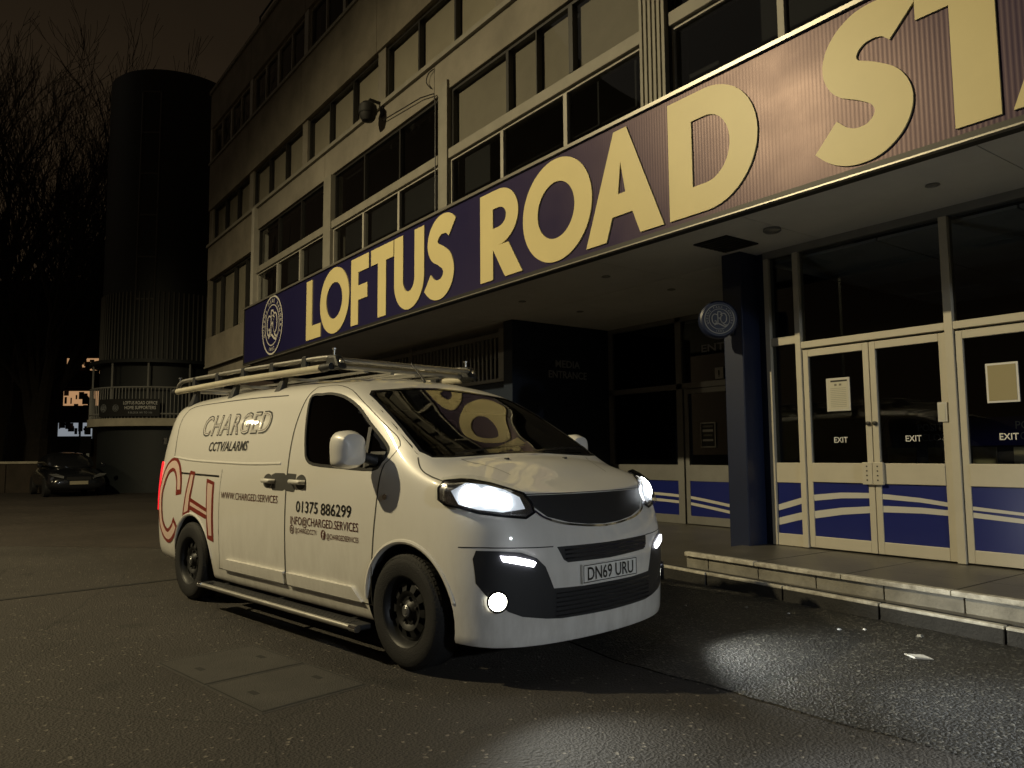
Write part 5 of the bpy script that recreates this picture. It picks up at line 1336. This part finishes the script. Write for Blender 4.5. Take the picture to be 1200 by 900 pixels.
ci = [(1.968 + .030 * cos(a), .748 + .033 * sin(a)) for a in [2 * pi * k / 24 for k in range(24)]]; co_ = [(1.968 + .023 * cos(a), .748 + .026 * sin(a)) for a in [2 * pi * k / 24 for k in range(24)]]
mb.add([f_(*q) for q in ci] + [f_(*q) for q in co_], [(k, (k + 1) % 24, 24 + (k + 1) % 24, 24 + k) for k in range(24)])
ci = [(1.968 + .014 * cos(a), .748 + .016 * sin(a)) for a in [2 * pi * k / 16 for k in range(16)]]; co_ = [(1.968 + .008 * cos(a), .748 + .010 * sin(a)) for a in [2 * pi * k / 16 for k in range(16)]]
mb.add([f_(*q) for q in ci] + [f_(*q) for q in co_], [(k, (k + 1) % 16, 16 + (k + 1) % 16, 16 + k) for k in range(16)])
mb.build('round_mark', 'decal_brown', VAN, local=True)
mb = MB(); mb.add([f_(2.405 + .030 * cos(a), .738 + .034 * sin(a)) for a in [2 * pi * k / 24 for k in range(24)]], [tuple(range(24))]); rd = mb.build('round_mark', 'decal_brown', VAN, local=True)
f2 = side_fn(.0042); text_part('mark_letter', 'f', lambda a, b: f2(2.397 + a, .712 + b), 'van_white', rd, local=True, size=.05, fit=.022, offset=.02)
def side_strip(paths, w, m_, name, off):
    mb = MB()
    for P_ in paths:
        mbp = MB(); ribbon(mbp, [(a, -.94, b) for a, b in P_], w, off, NEAR, step=.02, curve=5); mb.add(mbp.v, mbp.f)
    return mb.build(name, m_, VAN, local=True)
big_c = [[(-.215, .925), (-.235, 1.06), (-.32, 1.17), (-.44, 1.205), (-.58, 1.15), (-.70, .98), (-.725, .85), (-.68, .66), (-.58, .56), (-.46, .53), (-.34, .59), (-.27, .67)]]
side_strip(big_c, .135, 'decal_red', 'big_letter', .0028)
side_strip([[(q[0], q[1]) for q in crom(big_c[0], 3)][1:-1]], .070, 'decal_pink', 'big_letter_inlay', .0042)
def poly_side(name, polys, m_, off):
    mb = MB()
    for P_ in polys:
        P3 = [(a, -.95, b) for a, b in P_]
        o = patch('tmp', P3, NEAR, off, m_, None, step=.04, skirt=0, smooth=False)
        mb.add([v.co for v in o.data.vertices], [tuple(p.vertices) for p in o.data.polygons])
        me = o.data; bpy.data.objects.remove(o); bpy.data.meshes.remove(me)
    return mb.build(name, m_, VAN, local=True)
poly_side('big_letter', [[(.02, 1.15), (.135, 1.14), (.115, 1.02), (.09, .93), (.07, .76), (-.10, .72), (-.045, .95)], [(.41, 1.085), (.575, 1.06), (.60, .55), (.47, .57)], [(.09, .905), (.44, .83), (.44, .735), (.08, .80)]], 'decal_red', .0028)
poly_side('big_letter_inlay', [[(.045, 1.115), (.105, 1.11), (.085, 1.0), (.055, .93), (.035, .79), (-.06, .765), (-.012, .95)], [(.44, 1.05), (.545, 1.035), (.565, .60), (.505, .60), (.47, .76)], [(.085, .872), (.46, .795), (.46, .77), (.082, .84)]], 'decal_pink', .0042)
# ================================================================= street lamps of the yard and an added fill lamp, all outside the picture
mat('lamp_post', (.12, .125, .12), rough=.5, metal=.5)
emit('lantern_glow', (1.0, .84, .52), 18.0)
def street_lamp(base, head_dir, height, power, col, label, spot=177, size=.12):
    o = empty('street_lamp', base); tag(o, label, 'street lamp', 'street lamps of the yard')
    hd = Vector((*head_dir, 0)).normalized(); b = Vector(base); top = b + Vector((0, 0, height)); hp = top + hd * 1.2 + Vector((0, 0, .15))
    p = MB(); p.tube([b, b + Vector((0, 0, 1.2)), b + Vector((0, 0, 1.21)), top], [.09, .09, .06, .045], 12); p.build('post', 'lamp_post', o, smooth=True)
    p = MB(); p.tube(crom([top, top + hd * .4 + Vector((0, 0, .12)), hp], 5), .03, 8); p.build('arm', 'lamp_post', o, smooth=True)
    sd_ = Vector((-hd.y, hd.x, 0)); q = lambda a, s, z: tuple(hp + hd * a + sd_ * s + Vector((0, 0, z)))
    p = MB(); p.hexa([q(-.1, -.13, 0), q(.55, -.16, 0), q(.55, .16, 0), q(-.1, .13, 0), q(-.1, -.08, .10), q(.5, -.10, .12), q(.5, .10, .12), q(-.1, .08, .10)]); p.build('lantern', 'lamp_post', o, bevel=.02)
    p = MB(); p.hexa([q(.05, -.10, -.02), q(.5, -.12, -.02), q(.5, .12, -.02), q(.05, .10, -.02), q(.05, -.10, -.001), q(.5, -.12, -.001), q(.5, .12, -.001), q(.05, .10, -.001)]); p.build('lantern_glass', 'lantern_glow', o)
    ld = bpy.data.lights.new('lantern_light', 'SPOT'); ld.energy = power; ld.color = col; ld.spot_size = radians(spot); ld.spot_blend = .55; ld.shadow_soft_size = size
    lo = bpy.data.objects.new('lantern_light', ld); COL.objects.link(lo); lo.parent = o; lo.location = hp + hd * .28 + Vector((0, 0, -.16)) - b
    lo.rotation_euler = (hd * .12 + Vector((0, 0, -1))).to_track_quat('-Z', 'Y').to_euler()
street_lamp((-13.0, -7.4, 0), (.85, .55), 10.7, 6700, (1.0, .83, .48), 'tall street lamp standing in the yard left of the picture')
street_lamp((14.5, 2.6, 0), (-1.0, .05), 4.9, 3000, (.88, .95, 1.0), 'added cool white fill lamp on a short post right of the picture', size=.2)  # added fill lamp, set low to light the van front and under the canopy
street_lamp((-28.5, -10.5, 0), (.85, .5), 7.6, 500, (1.0, .84, .5), 'street lamp far down the street left of the picture', size=.2)
# ================================================================= far left: tower, flats, tree, car
mat('tower_clad', (.010, .014, .016), rough=.6, var=.3, vscale=1)
mat('tower_frame', (.07, .07, .066), rough=.5)
mat('slab_concrete', (.5, .46, .36), rough=.8, var=.3, vscale=2)
mat('rail_grey', (.26, .26, .25), rough=.5)
TC = Vector((-31.7, 6.75, 0)); TR = 2.38
TW = empty('stair_tower', tuple(TC)); tag(TW, 'dark round stair tower with a strip of windows and a railed balcony', 'tower')
mb = MB(); mb.lathe([(.001, 15.6), (TR - .1, 15.6), (TR, 15.5), (TR, 4.6), (TR, 0)], tuple(TC), 'z', 64); mb.build('shell', 'tower_clad', TW, smooth=True)
to_cam = atan2(-TC.y, -TC.x)
def tp_(a, r, z): return (TC.x + r * cos(a), TC.y + r * sin(a), z)
for k in range(44):
    a = to_cam - 1.5 + 3.0 * k / 43
    c = MB(); c.tube([tp_(a, TR + .015, 4.6), tp_(a, TR + .015, 7.2)], .035, 4); c.build('cladding_rib', 'tower_frame', TW)
a0, a1 = to_cam - .52, to_cam - .24        # window strip, to the left of the middle
for k in range(6):
    z = 6.9 + k * 1.55
    w = MB(); w.hexa([tp_(a0, TR - .02, z), tp_(a1, TR - .02, z), tp_(a1, TR + .03, z), tp_(a0, TR + .03, z), tp_(a0, TR - .02, z + .06), tp_(a1, TR - .02, z + .06), tp_(a1, TR + .03, z + .06), tp_(a0, TR + .03, z + .06)])
    if k < 5:
        for a in (a0, a1): w.tube([tp_(a, TR + .02, z), tp_(a, TR + .02, z + 1.55)], .028, 6)
    w = w.build('window', 'tower_frame', TW)
    if k < 5:
        MB().add([tp_(a0, TR + .012, z + .06), tp_(a1, TR + .012, z + .06), tp_(a1, TR + .012, z + 1.55), tp_(a0, TR + .012, z + 1.55)], [(0, 1, 2, 3)]).build('pane', 'window_glass', w)
# balcony
BR = TR + .35
mb = MB(); mb.lathe([(TR - .2, 2.35), (BR, 2.35), (BR, 2.62), (TR - .2, 2.62)], tuple(TC), 'z', 64); mb.build('balcony_slab', 'slab_concrete', TW, smooth=True)
rl = MB()
for z in (3.72, 2.78): rl.tube([tp_(to_cam - 1.5 + 3.0 * k / 40, BR - .06, z) for k in range(41)], .03, 6)
rl = rl.build('railing', 'rail_grey', TW, smooth=True)
for k in range(64):
    a = to_cam - 1.5 + 3.0 * k / 63; MB().tube([tp_(a, BR - .06, 2.62), tp_(a, BR - .06, 3.72)], .015, 5).build('baluster', 'rail_grey', rl)
for k in range(6):
    a = to_cam - 1.3 + 2.6 * k / 5; MB().tube([tp_(a, BR - .10, 2.62), tp_(a, BR - .10, 4.65)], .035, 6).build('balcony_post', 'rail_grey', TW)
mb = MB(); mb.lathe([(TR + .0, 4.60), (BR, 4.60), (BR, 4.72), (TR, 4.72)], tuple(TC), 'z', 48); mb.build('balcony_head', 'tower_clad', TW, smooth=True)
# banner on the railing
BN = empty('balcony_banner', tp_(to_cam - .45, BR, 2.7)); tag(BN, 'dark banner with white lettering hung on the tower balcony railing', 'banner')
mb = MB(); q = []
for k in range(11):
    a = to_cam - .95 + .85 * k / 10
    q += [tp_(a, BR + .02, 2.68), tp_(a, BR + .02, 3.30)]
mb.add(q, [(2 * i, 2 * i + 2, 2 * i + 3, 2 * i + 1) for i in range(10)]); bo = mb.build('cloth', 'black_vent', BN)
sm = bo.modifiers.new('solid', 'SOLIDIFY'); sm.thickness = .01
def bt(a0_, z0): return lambda x, z: tp_(to_cam + a0_ + x / BR, BR + .035, z0 + z)
text_part('banner_lettering', 'LOFTUS ROAD OFFICE', bt(-.55, 3.10), 'white_letter', BN, size=.12, fit=1.15); text_part('banner_lettering', 'HOME SUPPORTERS', bt(-.53, 2.93), 'white_letter', BN, size=.12, fit=1.05); text_part('banner_lettering', 'R BLOCK 101 TO 106', bt(-.48, 2.78), 'dim_letter', BN, size=.07, fit=.8)
crest(BN, lambda a, b, h: tp_(to_cam - .86 + a / BR, BR + .03 + h, 2.98 + b), .14, 'dim_letter'); crest(BN, lambda a, b, h: tp_(to_cam - .66 + a / BR, BR + .03 + h, 2.98 + b), .12, 'dim_letter')

# ---- block of flats with lit windows, far left
mat('flats_brick', (.05, .038, .028), rough=.9, var=.4, vscale=.8, bump=.3, bscale=12)
mat('curtain', (.35, .18, .08), rough=.9)
mat('balcony_dark', (.012, .012, .012), rough=.8)
emit('lit_orange', (1.0, .55, .26), .42); emit('lit_white', (.82, .90, 1.0), .26); emit('lit_dim', (.85, .75, .45), .05)
FL = empty('flats_block', (-46, 2, 0)); tag(FL, 'dark block of flats with three lit windows beyond the trees', 'building')
e1, e2 = Vector((-47.6, 1.3)), Vector((-44.4, 6.2)); dr = (e2 - e1).normalized(); nr = Vector((dr.y, -dr.x))   # nr points towards the yard
def fp(s, d, z): q = e1 + dr * s + nr * d; return (q.x, q.y, z)
def fbox(s0, s1, d0, d1, z0, z1): return MB().hexa([fp(s0, d0, z0), fp(s1, d0, z0), fp(s1, d1, z0), fp(s0, d1, z0), fp(s0, d0, z1), fp(s1, d0, z1), fp(s1, d1, z1), fp(s0, d1, z1)])
fbox(-22, 9, -8, 0, 0, 10.0).build('wall', 'flats_brick', FL); fbox(-22.2, 9.2, -8.2, .3, 10.0, 10.35).build('roof', 'tower_clad', FL)
# where a pixel ray meets the front of the flats the windows sit: three lit ones in a column
for (s0, s1, z0, z1, m_) in ((4.1, 5.75, 5.55, 6.35, 'lit_orange'), (4.0, 5.8, 3.75, 4.65, 'lit_orange'), (3.8, 5.5, 2.2, 3.05, 'lit_white'), (3.6, 5.4, .4, 1.75, 'lit_dim')):
    w = fbox(s0 - .08, s1 + .08, .0, .06, z0 - .08, z1 + .08).build('window', 'tower_frame', FL)
    fbox(s0, s1, .06, .075, z0, z1).build('pane', m_, w)
    random.seed(int(z0 * 10))
    for k in range(16):
        w_, h_ = random.uniform(.06, .34), random.uniform(.12, .55) * (z1 - z0)
        a = random.uniform(s0, s1 - w_); c = random.uniform(z0, z1 - h_)
        fbox(a, a + w_, .08 + .003 * k, .082 + .003 * k, c, c + h_).build('room_clutter', 'curtain' if k % 5 == 0 else 'balcony_dark', w)
    fbox(s0 - .2, s1 + .2, .5, .56, z0 - .75, z0 + .12).build('balcony_front', 'balcony_dark', FL)
for r in range(3):
    for c in range(5):
        s = -18 + c * 4.0; z = 2.2 + r * 2.6
        w = fbox(s, s + 1.8, .0, .05, z, z + 1.3).build('window', 'tower_frame', FL); fbox(s + .08, s + 1.72, .05, .06, z + .08, z + 1.22).build('pane', 'room_dark', w)

# ---- low brick wall
mat('wall_brick', (.05, .038, .028), rough=.9, var=.4, vscale=2, bump=.3, bscale=20)
LWp = empty('low_wall', (-34, 1, 0)); tag(LWp, 'low brown garden wall behind the parked dark car', 'wall')
def wp(s, d, z): q = Vector((-36.2, -1.8)).lerp(Vector((-32.2, 3.9)), s) + Vector((.82, -.57)) * d; return (q.x, q.y, z)
for i in range(7):
    a, b = i / 7 - .4, (i + 1) / 7 - .4 - .004
    a2, b2 = a * 1.4, b * 1.4
    MB().hexa([wp(a2, 0, 0), wp(b2, 0, 0), wp(b2, .25, 0), wp(a2, .25, 0), wp(a2, 0, 1.05), wp(b2, 0, 1.05), wp(b2, .25, 1.05), wp(a2, .25, 1.05)]).build('wall_panel', 'wall_brick', LWp)
MB().hexa([wp(-.57, -.04, 1.05), wp(.83, -.04, 1.05), wp(.83, .29, 1.05), wp(-.57, .29, 1.05), wp(-.57, -.04, 1.13), wp(.83, -.04, 1.13), wp(.83, .29, 1.13), wp(-.57, .29, 1.13)]).build('coping', 'slab_concrete', LWp)

# ---- bare winter trees
mat('bark', (.035, .028, .020), rough=.9, var=.4, vscale=5, bump=.4, bscale=30)
def bare_tree(loc, height, seed, label):
    rnd = random.Random(seed); root = empty('bare_tree', loc); tag(root, label, 'tree', 'bare winter trees at the left')
    tr, cr = MB(), MB()
    L0 = Vector(loc)
    def limb(p, d, ln, r, depth):
        n = 4; pts = [p.copy()]; rs = [r]
        for i in range(n):
            w = .10 if depth < 2 else .17
            d = (d + Vector((rnd.uniform(-w, w), rnd.uniform(-w, w), rnd.uniform(0, .10)))).normalized()
            p = p + d * ln / n; pts.append(p.copy()); rs.append(max(.010, r * (1 - .40 * (i + 1) / n)))
        (tr if depth < 2 else cr).tube(pts, rs, 8 if depth < 2 else (5 if depth < 4 else 3), caps=False)
        if depth >= 6: return
        kids = (5, 4, 4, 4, 3, 3)[depth]
        for k in range(kids):
            i = n if k == 0 else rnd.randint(1, n)
            ax = Vector((rnd.uniform(-1, 1), rnd.uniform(-1, 1), rnd.uniform(-.2, .3)))
            ax = (ax - d * ax.dot(d)).normalized(); ang = rnd.uniform(.12, .3) if k == 0 else rnd.uniform(.30, .68)
            nd = (d * cos(ang) + ax * sin(ang) + Vector((0, 0, .16))).normalized()
            limb(pts[i], nd, ln * rnd.uniform(.60, .82), max(.010, rs[i] * rnd.uniform(.55, .75)), depth + 1)
    limb(L0.copy(), Vector((0, 0, 1)), height * .29, height * .020, 0)
    tr.build('trunk', 'bark', root, smooth=True); cr.build('crown', 'bark', root, smooth=True)
bare_tree((-39.8, 3.15, 0), 25.0, 3, 'tall bare tree with a thick trunk near the left edge')
bare_tree((-56, 7.9, 0), 30.0, 8, 'bare tree behind the flats, nearest to the round tower')
bare_tree((-43.3, 1.6, 0), 26.0, 17, 'bare tree at the picture edge, farthest from the tower')

# ---- dark parked car seen from the front
mat('car_paint', (.010, .011, .014), rough=.2, coat=.6)
mat('car_lamp', (.30, .31, .32), rough=.2, metal=.7)
mat('car_plate', (.34, .31, .22), rough=.5)
CAR = empty('parked_car', (-28.2, 3.4, .004), .06); tag(CAR, 'dark hatchback parked nose towards the yard at the far left', 'car')
def loft(secs, name, m_, par):
    mb = MB(); n = len(secs[0]); vs_ = [p for s in secs for p in s]; fs = [(i * n + k, i * n + (k + 1) % n, (i + 1) * n + (k + 1) % n, (i + 1) * n + k) for i in range(len(secs) - 1) for k in range(n)] + [tuple(range(n)), tuple(range((len(secs) - 1) * n, len(secs) * n))]
    mb.add(vs_, fs); o = mb.build(name, m_, par, smooth=True, local=True); s = o.modifiers.new('s', 'SUBSURF'); s.levels = 2; s.render_levels = 2; return o
def sec(x, w, zb, zt, tw): return [(x, -w, zb), (x, -w * 1.03, (zb + zt) / 2), (x, -tw, zt), (x, 0, zt + .02), (x, tw, zt), (x, w * 1.03, (zb + zt) / 2), (x, w, zb), (x, 0, zb - .02)]
loft([sec(.02, .62, .30, .58, .5), sec(-.05, .80, .22, .70, .66), sec(-.5, .86, .20, .85, .74), (sec(-1.1, .87, .20, .95, .78)), sec(-2.6, .87, .20, .98, .80), sec(-3.8, .85, .22, .97, .76), sec(-4.1, .78, .30, .85, .62)], 'body', 'car_paint', CAR)
loft([sec(-.95, .70, .88, .95, .64), sec(-1.65, .70, .92, 1.38, .56), sec(-2.4, .70, .92, 1.46, .56), sec(-3.5, .70, .92, 1.36, .54), sec(-4.0, .66, .88, .98, .56)], 'cabin', 'van_gloss_black', CAR)
for s_ in (-1, 1):
    h = MB(); h.add([(-.02, s_ * .44, .60), (-.10, s_ * .74, .68), (-.20, s_ * .80, .74), (-.14, s_ * .62, .74), (-.04, s_ * .42, .66), (.04, s_ * .44, .60), (-.03, s_ * .75, .68), (-.12, s_ * .82, .74), (-.08, s_ * .62, .75), (.03, s_ * .42, .665)], [(0, 1, 2, 3, 4), (5, 6, 7, 8, 9), (0, 1, 6, 5), (1, 2, 7, 6), (2, 3, 8, 7), (3, 4, 9, 8), (4, 0, 5, 9)]); h.build('headlight', 'car_lamp', CAR, local=True)
    for xx in (-.75, -3.3):
        w = MB(); w.lathe([(.02, .09), (.2, .10), (.30, .09), (.31, .05), (.31, -.05), (.30, -.09), (.02, -.09)], (xx, s_ * .78, .31), 'y', 28); w.build('wheel', 'tyre_rubber' if 'tyre_rubber' in MATS else 'car_paint', CAR, smooth=True, local=True)
    m_ = MB(); m_.box(-1.25, -1.12, min(s_ * .86, s_ * 1.0), max(s_ * .86, s_ * 1.0), .95, 1.07); m_.build('mirror', 'car_paint', CAR, local=True, bevel=.03)
MB().box(.02, .05, -.26, .26, .40, .51).build('number_plate', 'car_plate', CAR, local=True)
MB().box(-.01, .035, -.34, .34, .54, .64).build('grille', 'black_vent', CAR, local=True)
